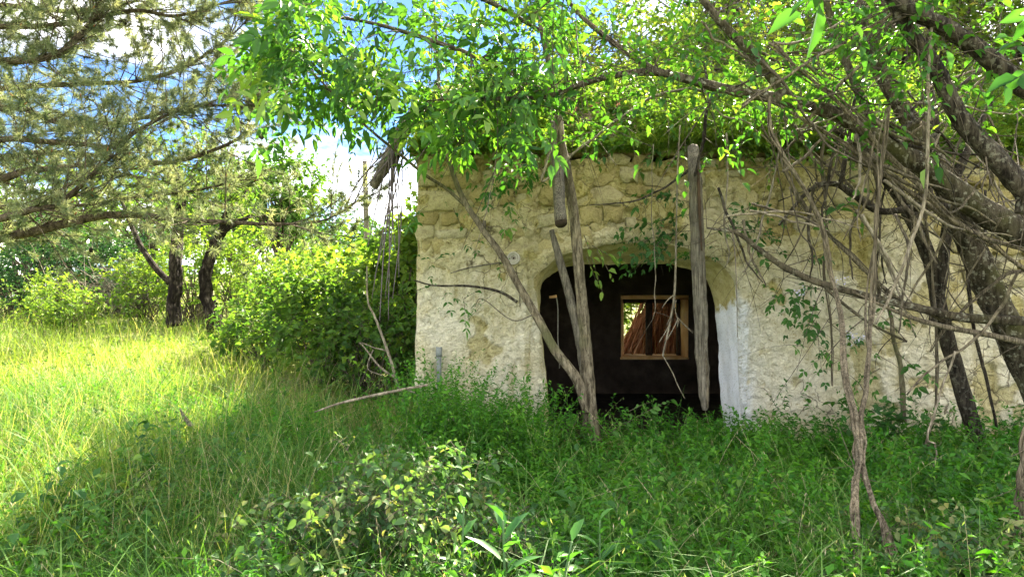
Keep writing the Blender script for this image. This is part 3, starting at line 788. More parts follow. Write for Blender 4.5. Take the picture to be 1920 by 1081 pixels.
# ------------------------------------------------------------------ things fixed on or leaning against the wall
def wall_fittings():
    # round ringed insulator left of the arch
    c = P(963, 484, 6.93); g = Geo(); prof = [(0, .052), (.020, .052), (.028, .060), (.060, .060), (.066, .052), (.060, .044), (.045, .044), (.042, .050), (.034, .050), (.030, .040), (.018, .040), (.014, .052), (.0, .052)]
    prof = [(.000, .030), (.010, .032), (.012, .020), (.026, .020), (.028, .040), (.036, .044), (.040, .030), (.050, .030), (.054, .050), (.064, .046), (.068, .020), (.068, -.03)]
    n = 24; a = np.arange(n) / n * 2 * math.pi
    V = np.array([[(c[0] + rr * math.cos(t), c[1] - yy + .02, c[2] + rr * math.sin(t)) for t in a] for rr, yy in prof]).reshape(-1, 3)
    m = len(prof); i = np.arange(m - 1)[:, None]; j = np.arange(n)[None, :]; j2 = (j + 1) % n
    Q = np.stack([i * n + j, (i + 1) * n + j, (i + 1) * n + j2, i * n + j2], -1).reshape(-1, 4)
    root = thing('wall_insulator', c, 'round ringed pale insulator fixed to the wall beside the arch', 'insulator')
    g.add(V, None, Q); g.build('disc', M['porcelain'], root)
    g = Geo(); tube(g, [c + [0, .06, 0], c + [0, -.035, 0]], [.008, .010], 8, 2, 0); g.build('pin', M['dark_hole'], root)
    g = Geo(); tube(g, path((940, 492, 6.93), (905, 497), (870, 504), (845, 512)), [.008, .007, .006, .004], 6, 4, .05); g.build('wire', M['old_wood'], root)
    g = Geo(); tube(g, path((948, 500, 6.92), (968, 512), (974, 540), (975, 575)), [.006, .006, .006, .005], 6, 4, .05); g.build('wire', M['dark_hole'], root)
    # wooden peg
    c = P(909, 424, 6.92); g = Geo(); box(g, c + [-.017, -.05, -.055], c + [.012, .06, .055])
    tag(g.build('wooden_peg', M['old_wood'], smooth=False), 'short dark wooden peg stuck in the wall above the insulator', 'peg')
    # pipe
    root = thing('vent_pipe', P(823, 690, 6.9), 'short grey metal pipe standing against the foot of the wall', 'pipe')
    g = Geo(); tube(g, [P(824, 780, 6.88), P(823, 660, 6.88)], [.026, .026], 12, 3, 0.0); g.build('tube', M['grey_metal'], root)
    g = Geo(); tube(g, [P(823, 668, 6.88), P(823, 650, 6.885)], [.033, .031], 12, 2, 0.0); g.build('cap', M['grey_metal'], root)
    # cable inside the doorway
    root = thing('hanging_cable', P(1045, 560, 7.8), 'thin grey cable with broken lamp holder hanging inside the dark doorway', 'cable')
    g = Geo(); tube(g, path((1043, 556, 7.8), (1046, 580), (1046, 640), (1049, 660), (1049, 690)), [.008, .006, .006, .006, .005], 6, 4, .05); g.build('wire', M['porcelain'], root)
    g = Geo(); tube(g, path((1030, 557, 7.8), (1044, 555)), [.014, .018], 8, 2, .1); g.build('lamp_holder', M['frame_wood'], root)
wall_fittings()

def logs():
    # hanging log end above the arch
    root = thing('hanging_log', P(1050, 420, 6.6), 'weathered hanging log with a round dark cut end above the arch', 'log')
    g = Geo(); c, _ = tube(g, path((1052, 418, 5.9), (1048, 370, 6.1), (1045, 310, 6.4), (1041, 250, 6.7), (1038, 190, 7.0)), [.056, .058, .060, .058, .052], 16, 5, 0.09, seed=3); g.build('shaft', M['old_wood'], root)
    d = c[0] - c[2]; d /= np.linalg.norm(d)
    g = Geo(); tube(g, [c[0] - d * .01, c[0] + d * .012], [.053, .050], 16, 2, 0.08, seed=3); g.build('cut_end', M['dark_hole'], root)
    # post across the doorway
    root = thing('timber_post', P(1315, 765, 6.3), 'old split grey timber post hanging in front of the doorway', 'post')
    g = Geo(); tube(g, path((1322, 768, 6.30), (1320, 730), (1317, 660), (1313, 560), (1309, 460), (1306, 380), (1303, 320), (1300, 275, 6.45)), [.020, .040, .048, .052, .053, .052, .048, .043], 16, 8, 0.10, .004, seed=5, square=1.0); g.build('shaft', M['old_wood'], root)
    g = Geo(); tube(g, path((1327, 764, 6.27), (1325, 700), (1322, 655)), [.010, .016, .006], 6, 5, 0.2, seed=6); g.build('rotten_splinter', M['vine'], root)
    g = Geo(); tube(g, path((1316, 470, 6.24), (1312, 400), (1310, 340), (1308, 300)), [.006, .014, .014, .008], 6, 5, 0.2, seed=8); g.build('rotten_splinter', M['dark_wood'], root)
    # split pole leaning in the doorway
    g = Geo(); tube(g, path((1102, 760, 6.45), (1095, 690), (1084, 620), (1066, 545), (1048, 480), (1034, 431)), [.040, .045, .046, .043, .038, .024], 10, 6, 0.10, seed=7, square=1.0)
    tag(g.build('split_pole', M['old_wood']), 'broken grey split pole leaning across the left of the doorway', 'pole')
    # broken rafter and its hanging reeds at the gable corner
    root = thing('broken_rafter', P(745, 250, 7.2), 'broken grey roof rafter sticking out past the gable corner', 'rafter')
    g = Geo(); tube(g, path((800, 190, 7.3), (760, 240), (728, 300), (700, 352)), [.075, .085, .080, .050], 12, 6, 0.12, seed=9); g.build('shaft', M['old_wood'], root)
    g = Geo(); tube(g, path((745, 285, 7.15), (735, 312)), [.055, .048], 10, 3, 0.15, seed=10); g.build('stub', M['bark_dark'], root)
    rr = np.random.default_rng(4)
    root = thing('hanging_reeds', P(735, 300, 7.15), 'loose grey reeds dangling from the broken rafter', 'reeds')
    ends = [(660, 350), (655, 365), (668, 372), (690, 460), (702, 520), (712, 600), (722, 560), (728, 600), (736, 560), (742, 470), (752, 420), (748, 520), (716, 470), (697, 560)]
    for k, (ex, ey) in enumerate(ends):
        s = (735 + rr.uniform(-22, 22), 272 + rr.uniform(-20, 20)); yy = 7.05 + rr.uniform(-.15, .15)
        m1 = (s[0] * .5 + ex * .5 + rr.uniform(-8, 8), s[1] * .5 + ey * .5)
        g = Geo(); tube(g, path((*s, yy), m1, (ex, ey)), [.008, .007, .004], 5, 5, .1, seed=k); g.build('reed', M['reed_grey'], root)
logs()

def straw():
    r = np.random.default_rng(31); n = 620
    u = r.random(n); base = np.column_stack([1.75 + 1.6 * u, r.uniform(11.9, 12.6, n), r.uniform(-.1, .45, n)])
    apex = np.array([2.95, 12.7, 1.75])
    d = apex + r.normal(size=(n, 3)) * [.16, .1, .22] - base
    L = np.linalg.norm(d, axis=1)
    g = Geo(); A = r.random(n)
    twigs(g, base, d, L, r.normal(size=(n, 3)) * .05, .011, 4, 0.6, 4, A)
    tag(g.build('reed_thatch', M['reed'], smooth=False), 'slumped heap of orange brown thatch reeds seen through the rear window', 'thatch', kind='stuff')
straw()

# ------------------------------------------------------------------ trees and shrubs
def crown_points(r, n, c, rad, hollow=0.45, squash_bottom=0.75, wob_=0.5):
    d = norm(r.normal(size=(n, 3)))
    u = hollow + (1 - hollow) * r.random(n) ** 0.6
    wob = (1.03 - .5 * wob_) + wob_ * fbm(d[:, 0] * 2 + c[0], d[:, 1] * 2 + d[:, 2] * 3 + c[1], 81, 3)
    p = d * (u * wob)[:, None]
    p[:, 2] = np.where(p[:, 2] < 0, p[:, 2] * squash_bottom, p[:, 2])
    return np.array(c) + p * np.array(rad)
SUNV = np.array(SUN_TO)
GAPS = [((-.70, 3.25, .55), 1.05), ((-.25, 3.2, .5), .8), ((2.15, 3.3, .4), .95), ((2.6, 3.5, .4), .8), ((1.2, 3.2, .3), .3)]
def gaps(cl):
    """openings between the crowns where the sun gets through to the weeds"""
    keep = np.ones(len(cl), bool)
    for t, w in GAPS:
        d = cl - np.array(t); q = d - (d @ SUNV)[:, None] * SUNV
        keep &= np.linalg.norm(q, axis=1) > w + .28
    return cl[keep]
def tree(name, label, cat, base, trunk, crown_c, crown_r, ncl, leaf, ls, lw=0.55, nt=9, nl=7, tl=0.5, bark='bark_grey', seed=0, group=None, big=False, tr=None, pinnate=0, hollow=0.45, shade=0.5, zbase=None):
    r = np.random.default_rng(seed)
    x, y = base; z = float(gz(x, y)) if zbase is None else zbase
    root = thing(name, (x, y, z), label, cat, group)
    g = Geo(); c, ra = tube(g, np.array(trunk), tr, 10, 5, 0.10, seed=seed)
    g.build('trunk', M[bark], root)
    cl = crown_points(r, ncl, crown_c, crown_r, hollow, wob_=.25 if ncl > 500 else .5)
    if name == 'leafy_tree': cl = gaps(cl); ncl = len(cl)
    gb, gl = Geo(), Geo()
    # limbs from the trunk out to each clump
    k = (r.uniform(0.45, 1.0, ncl) * (len(c) - 1)).astype(int)
    p0 = c[k]; d = cl - p0; L = np.linalg.norm(d, axis=1)
    up = np.column_stack([np.zeros(ncl), np.zeros(ncl), -0.22 * np.ones(ncl)]) + r.normal(size=(ncl, 3)) * .05
    twigs(gb, p0, norm(d) - up, L, up, np.minimum(ra[k] * 0.55, 0.02 + 0.012 * L), 6, 0.2, 5)
    # leafy twigs
    N = ncl * nt
    cc = np.repeat(cl, nt, 0) + r.normal(size=(N, 3)) * tl * 0.30
    out = np.repeat(norm(cl - np.array(crown_c)), nt, 0)
    dd = norm(rdir(N, r, 0.15) + 0.45 * out)
    A = np.clip(np.repeat(r.normal(shade, 0.16, ncl), nt), 0, 1)
    leafy(gb, gl, cc, dd, tl * r.uniform(.6, 1.3, N), np.column_stack([np.zeros(N), np.zeros(N), r.uniform(-.35, .1, N)]), 0.004 + 0.004 * tl, nl, ls, lw, big, pinnate, r=r, A=A, flat=0.55, K=2)
    gb.build('branches', M['twig'], root)
    gl.build('crown', M[leaf], root, smooth=False)
    return root
def shrub(name, label, cat, base, h, rad, ncl, leaf, ls, lw=0.55, nt=8, nl=7, tl=0.35, seed=0, group=None, shade=0.5, big=False, pinnate=0, low=0.25, flowers=0):
    r = np.random.default_rng(seed)
    x, y = base; z = float(gz(x, y))
    root = thing(name, (x, y, z), label, cat, group)
    c = np.array([x, y, z + h * (0.5 + low * 0.5)])
    cl = crown_points(r, ncl, c, (rad, rad * 0.9, h * 0.5), 0.35, 0.95, .8)
    cl[:, 2] = np.maximum(cl[:, 2], z + 0.12)
    gb, gl = Geo(), Geo()
    p0 = np.array([x, y, z - .03]) + r.normal(size=(ncl, 3)) * [.16 * rad, .16 * rad, 0]; d = cl - p0; L = np.linalg.norm(d, axis=1)
    up = np.column_stack([np.zeros(ncl), np.zeros(ncl), -.25 * np.ones(ncl)])
    twigs(gb, p0, norm(d) - up, L, up, 0.006 + 0.008 * L, 6, 0.25, 5)
    gb.build('stems', M['twig'], root)
    N = ncl * nt; gt = Geo()
    cc = np.repeat(cl, nt, 0) + r.normal(size=(N, 3)) * tl * .35
    dd = norm(rdir(N, r, 0.35) + 0.4 * np.repeat(norm(cl - c), nt, 0))
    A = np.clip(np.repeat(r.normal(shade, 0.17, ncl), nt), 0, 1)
    leafy(gt, gl, cc, dd, tl * r.uniform(.6, 1.3, N), np.column_stack([np.zeros(N), np.zeros(N), r.uniform(-.3, .15, N)]), 0.003 + .003 * tl, nl, ls, lw, big, pinnate, r=r, A=A, flat=0.5, K=2)
    gt.build('twigs', M['twig'], root)
    gl.build('foliage', M[leaf], root, smooth=False)
    if flowers:
        gf = Geo(); p = cc[r.integers(0, N, flowers)] + dd[r.integers(0, N, flowers)] * tl * .5
        q = np.repeat(p, 14, 0) + r.normal(size=(flowers * 14, 3)) * [.05, .05, .02]
        leaves(gf, q, rdir(len(q), r, .3), np.tile([0, 0, 1.0], (len(q), 1)) + .3 * r.normal(size=(len(q), 3)), .022, .02)
        gf.build('blossom', M['petal'], root)
    return root

# trees standing behind the building: their crowns fill the sky above the roof
BT = [((8.2, 14.2), 10.5, 2.6, 'tall leafy tree behind the roof, above the tangle of leaning trunks'),
      ((10.8, 13.4), 9.5, 2.6, 'tall leafy tree behind the far right end of the roof'),
      ((5.3, 16.8), 12.0, 2.9, 'tall tree further behind, showing over the broad crown above the roof'),
      ((9.0, 17.5), 12.5, 3.2, 'tallest tree at the back, beyond the right end of the roof')]
tree('leafy_tree', 'broad dense tree behind the roof, its crown glowing above the doorway', 'tree', (3.4, 13.4), [(3.4, 13.4, 0), (3.5, 13.4, 1.8), (3.3, 13.3, 3.6), (3.5, 13.4, 6.5)], (3.5, 13.4, 4.2), (3.6, 2.4, 3.4), 760, 'leaf_canopy', .12, .62, 8, 7, .5, 'bark_grey', 299, 'leafy trees behind the roof', tr=[.22, .19, .15, .05], shade=.6, hollow=.3)
for k, ((x, y), h, cr, lab) in enumerate(BT):
    z = float(gz(x, y)); rr = np.random.default_rng(300 + k)
    tr = [(x, y, z - .1), (x + rr.normal() * .15, y, z + h * .25), (x + rr.normal() * .3, y + rr.normal() * .2, z + h * .5), (x + rr.normal() * .3, y, z + h * .85)]
    tree('leafy_tree', lab, 'tree', (x, y), tr, (x, y, z + h * .60), (cr, cr, h * .42), int(26 * cr * cr + 40), 'leaf_canopy', 0.12, .62, 9, 8, .55, 'bark_grey', 300 + k,
         'leafy trees behind the roof', tr=[.16, .13, .10, .03], shade=.55)

# ------------------------------------------------------------------ leaning trees on the right, in front of the wall
def limb_tree(name, label, cat, trunk, tr, mat, limbs=(), n=14, seed=0, group=None, wob=0.0, twig_n=0, leaf=None, rough=.09):
    """a tree given by trunk and limb lines; each limb its own part, plus fine bare twigs and some leaf"""
    base = trunk[0]
    root = thing(name, base, label, cat, group)
    g = Geo(); lines = [tube(g, trunk, tr, n, 6, rough, wob, seed=seed)]; g.build('trunk', M[mat], root)
    for k, (pts, ra, *mm) in enumerate(limbs):
        g = Geo(); lines.append(tube(g, pts, ra, max(8, n - 4), 6, rough, wob, seed=seed + 5 + k)); g.build('limb', M[mm[0] if mm else mat], root)
    r = np.random.default_rng(seed + 900)
    if twig_n:
        gt = Geo(); C = np.vstack([c for c, _ in lines]); w = np.hstack([1 / (0.02 + ra) for _, ra in lines]); w = w / w.sum()
        p = C[r.choice(len(C), twig_n, p=w)]
        d = rdir(twig_n, r) * [1, .55, 1]
        L = r.uniform(.25, 1.0, twig_n) ** 1.3
        f = twigs(gt, p, d, L, r.normal(size=(twig_n, 3)) * .25 + [0, 0, -.15], r.uniform(.003, .008, twig_n), 6, .3, 4)
        q, tg = f(np.full((twig_n, 2), .55)); q = q[:, 0]; tg = tg[:, 0]
        twigs(gt, q, norm(tg + 1.2 * rdir(twig_n, r)), L * .5, r.normal(size=(twig_n, 3)) * .25, .0028, 4, .3, 3)
        gt.build('twigs', M['twig'], root)
    if leaf:
        mat_l, cnt, ls, zmin = leaf
        gt, gl = Geo(), Geo(); C = np.vstack([c for c, _ in lines]); C = C[C[:, 2] > zmin]
        p = C[r.integers(0, len(C), cnt)] + r.normal(size=(cnt, 3)) * [.35, .30, .25]
        leafy(gt, gl, p, rdir(cnt, r, .1), r.uniform(.2, .5, cnt), np.array([0, 0, -.2]), .003, 7, ls, .62, True, 0, r=r, A=r.uniform(.2, .8, cnt))
        gt.build('leaf_twigs', M['twig'], root); gl.build('crown', M[mat_l], root, smooth=False)
    return root
limb_tree('leaning_tree', 'slim dark leaning tree trunk between the doorway and the right edge', 'tree',
          path((1850, 885, 6.35), (1835, 830), (1800, 715), (1765, 590), (1745, 490), (1705, 400), (1660, 330), (1625, 285), (1560, 235)), [0.0966, 0.0773, 0.0714, 0.0689, 0.0655, 0.0630, 0.0554, 0.0487, 0.0378], 'bark_dark',
          [(path((1752, 610, 6.3), (1765, 520), (1775, 430), (1790, 340), (1830, 250), (1860, 190)), [0.0504, 0.0462, 0.0420, 0.0378, 0.0294, 0.0168]),
           (path((1712, 410, 6.35), (1740, 330), (1755, 240), (1735, 120), (1715, 20), (1700, -60)), [0.0420, 0.0378, 0.0336, 0.0302, 0.0252, 0.0168])],
          14, 21, 'leaning trees in front of the wall', twig_n=60)
limb_tree('leaning_tree', 'thick grey leaning trunk rising from behind the right edge', 'tree',
          path((2010, 900, 5.9), (1965, 780), (1910, 660), (1860, 560), (1828, 480), (1800, 415), (1765, 330), (1720, 250), (1665, 160), (1620, 70), (1595, -60)), [0.1428, 0.1260, 0.1159, 0.1092, 0.1025, 0.0949, 0.0840, 0.0739, 0.0638, 0.0571, 0.0470], 'bark_grey',
          [(path((1772, 345, 5.9), (1700, 300), (1650, 250), (1600, 150), (1560, 40), (1530, -60)), [0.0672, 0.0546, 0.0462, 0.0378, 0.0336, 0.0252])],
          18, 22, 'leaning trees in front of the wall', twig_n=50, leaf=('leaf_ash', 140, .062, 3.2))
limb_tree('leaning_tree', 'lichen covered log-like trunk slanting across the upper right down to the right edge', 'tree',
          path((2120, 575, 5.0), (2010, 500, 5.2), (1920, 440, 5.3), (1830, 388), (1740, 320), (1650, 262), (1560, 212), (1470, 188), (1380, 172), (1300, 152), (1230, 136), (1150, 142), (1085, 160), (1030, 180), (960, 186), (890, 183), (800, 189)),
          [0.1428, 0.1302, 0.1176, 0.1050, 0.0882, 0.0722, 0.0588, 0.0487, 0.0420, 0.0370, 0.0319, 0.0277, 0.0244, 0.0210, 0.0185, 0.0151, 0.0059], 'bark_grey',
          [(path((1480, 190, 5.3), (1420, 110), (1350, 40), (1290, -40)), [0.0420, 0.0378, 0.0336, 0.0252]),
           (path((1240, 140, 5.3), (1150, 80), (1080, 20), (1040, -40)), [0.0252, 0.0218, 0.0168, 0.0101])],
          16, 23, 'leaning trees in front of the wall', twig_n=110, leaf=('leaf_ash', 260, .062, 2.9))
limb_tree('leaning_tree', 'dark curved trunk in the upper right corner with a sawn stub', 'tree',
          path((2080, 500, 4.7), (1990, 420), (1915, 350), (1860, 290), (1795, 215), (1755, 130), (1705, 60), (1650, -40)), [0.1008, 0.0882, 0.0798, 0.0714, 0.0630, 0.0554, 0.0487, 0.0420], 'bark_dark',
          [(path((1905, 340, 4.7), (1915, 370), (1912, 400)), [0.0420, 0.0378, 0.0319]),
           (path((2030, 215, 4.6), (1920, 165), (1840, 98), (1770, 52), (1690, 8), (1630, -50)), [0.0714, 0.0655, 0.0588, 0.0546, 0.0462, 0.0378])],
          14, 24, 'leaning trees in front of the wall', twig_n=60, leaf=('leaf_ash', 120, .065, 2.9))
limb_tree('leaning_tree', 'thin dark bough crossing the wall low, from the right edge to beside the post', 'tree',
          path((2060, 605, 5.5), (1920, 601), (1800, 594), (1735, 580), (1640, 558), (1540, 531), (1470, 500), (1420, 465), (1382, 437), (1325, 427)), [0.0403, 0.0370, 0.0336, 0.0302, 0.0277, 0.0252, 0.0227, 0.0193, 0.0151, 0.0076], 'bark_grey',
          [(path((2050, 668, 5.45), (1920, 642), (1850, 627), (1760, 610), (1690, 588), (1600, 548)), [0.0319, 0.0286, 0.0252, 0.0218, 0.0168, 0.0084], 'vine'),
           (path((1700, 640, 5.5), (1630, 605), (1570, 560), (1545, 535)), [0.0101, 0.0118, 0.0134, 0.0168])],
          12, 25, 'leaning trees in front of the wall', twig_n=46)
limb_tree('leaning_tree', 'dark dead limb running level over the stones, upper right', 'tree',
          path((1880, 421, 5.75), (1800, 390), (1720, 390), (1650, 396), (1600, 365), (1565, 345), (1520, 355), (1460, 422)), [0.0252, 0.0286, 0.0286, 0.0269, 0.0269, 0.0218, 0.0168, 0.0101], 'bark_dark',
          [(path((1575, 350, 5.75), (1590, 270), (1602, 190), (1640, 90), (1672, -10)), [0.0218, 0.0168, 0.0134, 0.0118, 0.0101]),
           (path((1650, 262, 5.7), (1740, 212), (1840, 130), (1930, 75)), [0.0252, 0.0202, 0.0168, 0.0134])],
          10, 26, 'leaning trees in front of the wall', twig_n=40)

# young multi-stem tree in the doorway; its crown hangs over the left of the facade
def doorway_tree():
    r = np.random.default_rng(41)
    root = thing('ash_tree', P(1104, 805, 6.4), 'slim young tree before the doorway whose leafy crown hangs past the gable corner', 'tree')
    g = Geo(); tube(g, path((1112, 830, 6.4), (1107, 780), (1102, 700), (1096, 620), (1090, 550), (1083, 470), (1076, 400), (1066, 335), (1052, 265), (1046, 200), (1032, 130), (1016, 60), (1000, -40)), [.085, .072, .060, .055, .052, .049, .047, .045, .040, .034, .028, .022, .014], 12, 6, .10, seed=1); g.build('trunk', M['bark_young'], root)
    L = []
    g = Geo(); L.append(tube(g, path((1100, 770, 6.38), (1082, 712, 6.33), (1040, 655), (1010, 600), (975, 540), (940, 478), (905, 430), (868, 372), (845, 310), (830, 240), (824, 170), (818, 80), (812, -30)), [.050, .048, .043, .040, .036, .033, .030, .026, .022, .018, .015, .012, .008], 10, 6, .08, seed=2)[0]); g.build('limb', M['bark_young'], root)
    g = Geo(); L.append(tube(g, path((872, 385, 6.33), (835, 352), (800, 330, 6.2), (745, 285, 6.0), (690, 240, 5.8), (640, 190), (590, 140), (545, 90)), [.018, .016, .016, .014, .013, .011, .008, .004], 8, 6, .08, seed=3)[0]); g.build('limb', M['bark_young'], root)
    g = Geo(); L.append(tube(g, path((1046, 205, 6.4), (1000, 160, 6.2), (900, 110, 5.9), (790, 70, 5.7), (680, 40), (580, 30), (520, 40)), [.028, .024, .02, .017, .013, .01, .004], 8, 6, .08, seed=4)[0]); g.build('limb', M['bark_grey'], root)
    g = Geo(); L.append(tube(g, path((1016, 60, 6.4), (930, 10, 6.0), (820, -30, 5.6), (700, -40), (600, -20)), [.022, .02, .016, .012, .005], 8, 6, .08, seed=5)[0]); g.build('limb', M['bark_grey'], root)
    g = Geo(); L.append(tube(g, path((970, 566, 6.34), (935, 546), (880, 536), (815, 535), (776, 525)), [.014, .013, .011, .009, .005], 8, 6, .06, seed=6)[0]); g.build('limb', M['bark_dark'], root)
    g = Geo(); tube(g, path((1000, 590, 6.3), (960, 600), (905, 560), (890, 575)), [.006, .005, .004, .003], 6, 5, .06, seed=7); g.build('limb', M['twig'], root)
    # leaf sprays, px area of the crown
    C = np.vstack(L[:4])
    n = 130
    px = np.concatenate([r.uniform(540, 1010, 80), r.normal(565, 35, 20), r.uniform(640, 1000, 30)])
    py = np.concatenate([r.uniform(-60, 215, 80), r.uniform(20, 200, 20), r.uniform(80, 240, 30)])
    edge = np.interp(px, [470, 520, 600, 640, 700, 780, 1010], [80, 165, 150, 185, 165, 215, 235])
    py = np.minimum(py, edge - 20 * r.random(n))
    yy = r.uniform(5.0, 6.6, n)
    tgt = np.stack([(px - 960) / 1280 * yy, yy, EYE - (py - 540) / 1280 * yy], -1)
    idx = np.array([np.argmin(((C - t) ** 2).sum(1) + r.random(len(C)) * .25) for t in tgt])
    p0 = C[idx]; d = tgt - p0; Ln = np.linalg.norm(d, axis=1).clip(.05)
    up = np.array([0, 0, -.18]) + r.normal(size=(n, 3)) * .06
    gt, gl = Geo(), Geo()
    twigs(gt, p0, norm(d) - up, Ln, up, .0035 + .004 * Ln, 6, .35, 4)
    dd = norm(norm(d) * .5 + rdir(n, r) * .8 + [0, 0, -.15])
    leafy(gt, gl, tgt, dd, r.uniform(.14, .34, n), np.array([0, 0, -.25]), .003, 6, .092, .44, True, 3, t0=.0, spread=1.0, flat=.55, droop=.3, r=r, A=np.clip(r.normal(.5, .28, n), 0, 1))
    # a few leaves on the stems over the wall
    k = 26; q = np.concatenate([path(*[(r.uniform(800, 960), r.uniform(300, 560)) for _ in range(10)], Y=6.3), path(*[(r.uniform(930, 1010), r.uniform(270, 330)) for _ in range(16)], Y=6.2)])
    leafy(gt, gl, q, rdir(k, r), r.uniform(.08, .2, k), np.array([0, 0, -.3]), .0025, 3, .055, .42, True, 2, r=r, A=r.uniform(.2, .7, k))
    gt.build('twigs', M['twig'], root)
    gl.build('crown', M['leaf_ash'], root, smooth=False)
doorway_tree()

# ------------------------------------------------------------------ the pine on the left
def pine():
    r = np.random.default_rng(55)
    SC = 1.33; tx, ty = -6.9 * SC, 6.6 * SC
    root = thing('pine_tree', (tx, ty, float(gz(tx, ty))), 'pine tree at the left edge reaching grey green needled boughs across the sky', 'tree')
    z0 = float(gz(tx, ty))
    g = Geo(); tube(g, [(tx, ty, z0 - .1), (tx + .05, ty, z0 + 2), (tx - .05, ty, z0 + 4.6), (tx, ty, z0 + 8.5)], [.30, .25, .21, .06], 14, 6, .1, seed=1); g.build('trunk', M['bark_pine'], root)
    S = lambda py: (-440, py + 45, 6.4)
    B = [([(-330, 150, 6.5), (-120, 122, 6.3), (0, 115, 6.2), (60, 112, 6.1), (112, 100), (145, 72), (172, 38), (200, -20), (215, -80)], [.07, .05, .046, .043, .04, .036, .03, .026, .02]),
         ([(-330, 200, 6.8), (-100, 165), (0, 166), (90, 160), (190, 156), (270, 150), (350, 125), (430, 70), (470, 30)], [.06, .045, .04, .037, .033, .026, .02, .014, .006]),
         ([(-330, 250, 6.4), (-100, 205), (0, 203), (45, 204), (100, 228), (170, 235), (250, 225), (330, 205), (400, 198), (470, 200), (520, 190)], [.055, .042, .036, .034, .028, .024, .022, .022, .018, .012, .004]),
         ([(-330, 340, 6.1), (-100, 300), (0, 262), (90, 266), (150, 270), (215, 275), (250, 250), (300, 222), (345, 203)], [.06, .045, .036, .034, .03, .026, .024, .02, .010]),
         ([(-330, 350, 6.6), (-100, 310), (0, 298), (60, 288), (120, 286), (220, 296), (300, 305), (350, 298), (410, 278), (455, 252), (472, 210), (474, 196)], [.06, .05, .046, .042, .034, .03, .03, .028, .024, .02, .014, .006]),
         ([(-330, 385, 6.0), (-100, 350), (0, 335), (50, 320), (95, 316), (160, 310), (230, 325)], [.06, .05, .044, .04, .034, .022, .01]),
         ([(-330, 450, 5.8), (-100, 425), (0, 410), (60, 393), (105, 385), (150, 350), (190, 310), (225, 285)], [.06, .05, .046, .042, .036, .03, .02, .01]),
         ([(-330, 500, 6.0), (-100, 460), (0, 445), (60, 434), (120, 419), (200, 403), (270, 404), (340, 412), (420, 416), (500, 420), (570, 418), (620, 408), (665, 378)], [.075, .062, .056, .052, .048, .042, .036, .030, .026, .020, .014, .010, .004]),
         ([(-330, 440, 6.9), (-100, 400), (0, 388), (80, 386), (160, 384), (250, 370), (330, 362), (400, 350), (450, 330)], [.05, .042, .036, .03, .026, .022, .018, .012, .006]),
         ([(-330, 60, 6.7), (-100, 20), (0, 10), (90, 20), (180, 20), (260, 0), (320, -30)], [.06, .045, .038, .03, .026, .02, .01]),
         ([(-330, 20, 6.2), (-100, 40), (0, 50), (120, 45), (250, 20), (330, 30), (420, 5), (470, -10)], [.055, .04, .036, .03, .024, .018, .012, .006]),
         ([(-330, -40, 6.0), (-100, -60), (100, -70), (250, -60), (400, -50)], [.055, .04, .03, .02, .008])]
    lines = []
    for k, (pp, ra) in enumerate(B):
        pts = path(*[q if len(q) == 2 else (q[0], q[1], q[2] * SC) for q in pp]); pts = np.vstack([[tx, ty, pts[0][2] - .25], pts]); ra = [ra[0] * 1.2] + ra
        ra = np.array(ra) * 0.72 * SC
        g = Geo(); c, rr = tube(g, pts, ra, 9, 5, .08, seed=k); g.build('bough', M['bark_pine'], root); lines.append((c, rr))
    # branchlets
    C = []; D = []
    for c, rr in lines:
        t = norm(np.gradient(c, axis=0)); k = c[:, 0] > -5.6 * SC
        C.append(c[k]); D.append(t[k])
    C = np.vstack(C); D = np.vstack(D)
    wz = np.where(C[:, 2] > 3.7, 2.0, 1.0); wz = wz / wz.sum(); n = 600; i = r.choice(len(C), n, p=wz)
    side = rdir(n, r) * [.9, 1.0, .8]
    d = norm(D[i] * .8 + side * 1.05 + [0, 0, .04])
    Ls = r.uniform(.33, .98, n)
    gb = Geo()
    f = twigs(gb, C[i], d, Ls, np.column_stack([r.normal(size=(n, 2)) * .08, r.uniform(-.15, .25, n)]), r.uniform(.005, .010, n), 7, .4, 5)
    tt = np.column_stack([r.uniform(.3, .6, n), r.uniform(.5, .8, n), r.uniform(.7, .9, n), np.full(n, 1.0)])
    q, tg = f(tt); m = q.shape[1]
    q = q.reshape(-1, 3); tg = tg.reshape(-1, 3); N = len(q)
    d2 = norm(tg + rdir(N, r) * 1.1 + [0, 0, .12]); d2[m - 1::m] = tg[m - 1::m]
    # straight from boughs too
    e = 480; j = r.choice(len(C), e, p=wz)
    q = np.vstack([q, C[j]]); d2 = np.vstack([d2, norm(D[j] * .7 + rdir(e, r) + [0, 0, .35])]); N = len(q)
    L2 = r.uniform(.12, .30, N)
    h = twigs(gb, q, d2, L2, np.column_stack([np.zeros((N, 2)), r.uniform(.05, .4, N)]), .0045, 4, .6, 3)
    gb.build('branchlets', M['bark_pine'], root)
    # needles along the outer part of every branchlet, brushing forward
    K = 84
    t = .45 + .55 * r.random((N, K)) ** .6
    p, tg = h(t); p = p.reshape(-1, 3); tg = tg.reshape(-1, 3); Q = len(p)
    nd = norm(tg * .45 + rdir(Q, r) * .95)
    nl = r.uniform(.06, .11, Q)
    s = norm(np.cross(nd, rdir(Q, r))) * .0033
    bendv = np.array([0, 0, -.012])
    V = np.stack([p - s, p + s, p + nd * nl[:, None] + bendv], 1)
    gn = Geo().add(V, np.arange(Q * 3).reshape(-1, 3), None, np.repeat(np.clip(np.repeat(r.normal(.5, .2, N), K) + r.normal(size=Q) * .12, 0, 1), 3))
    gn.build('needles', M['needles'], root, smooth=False)
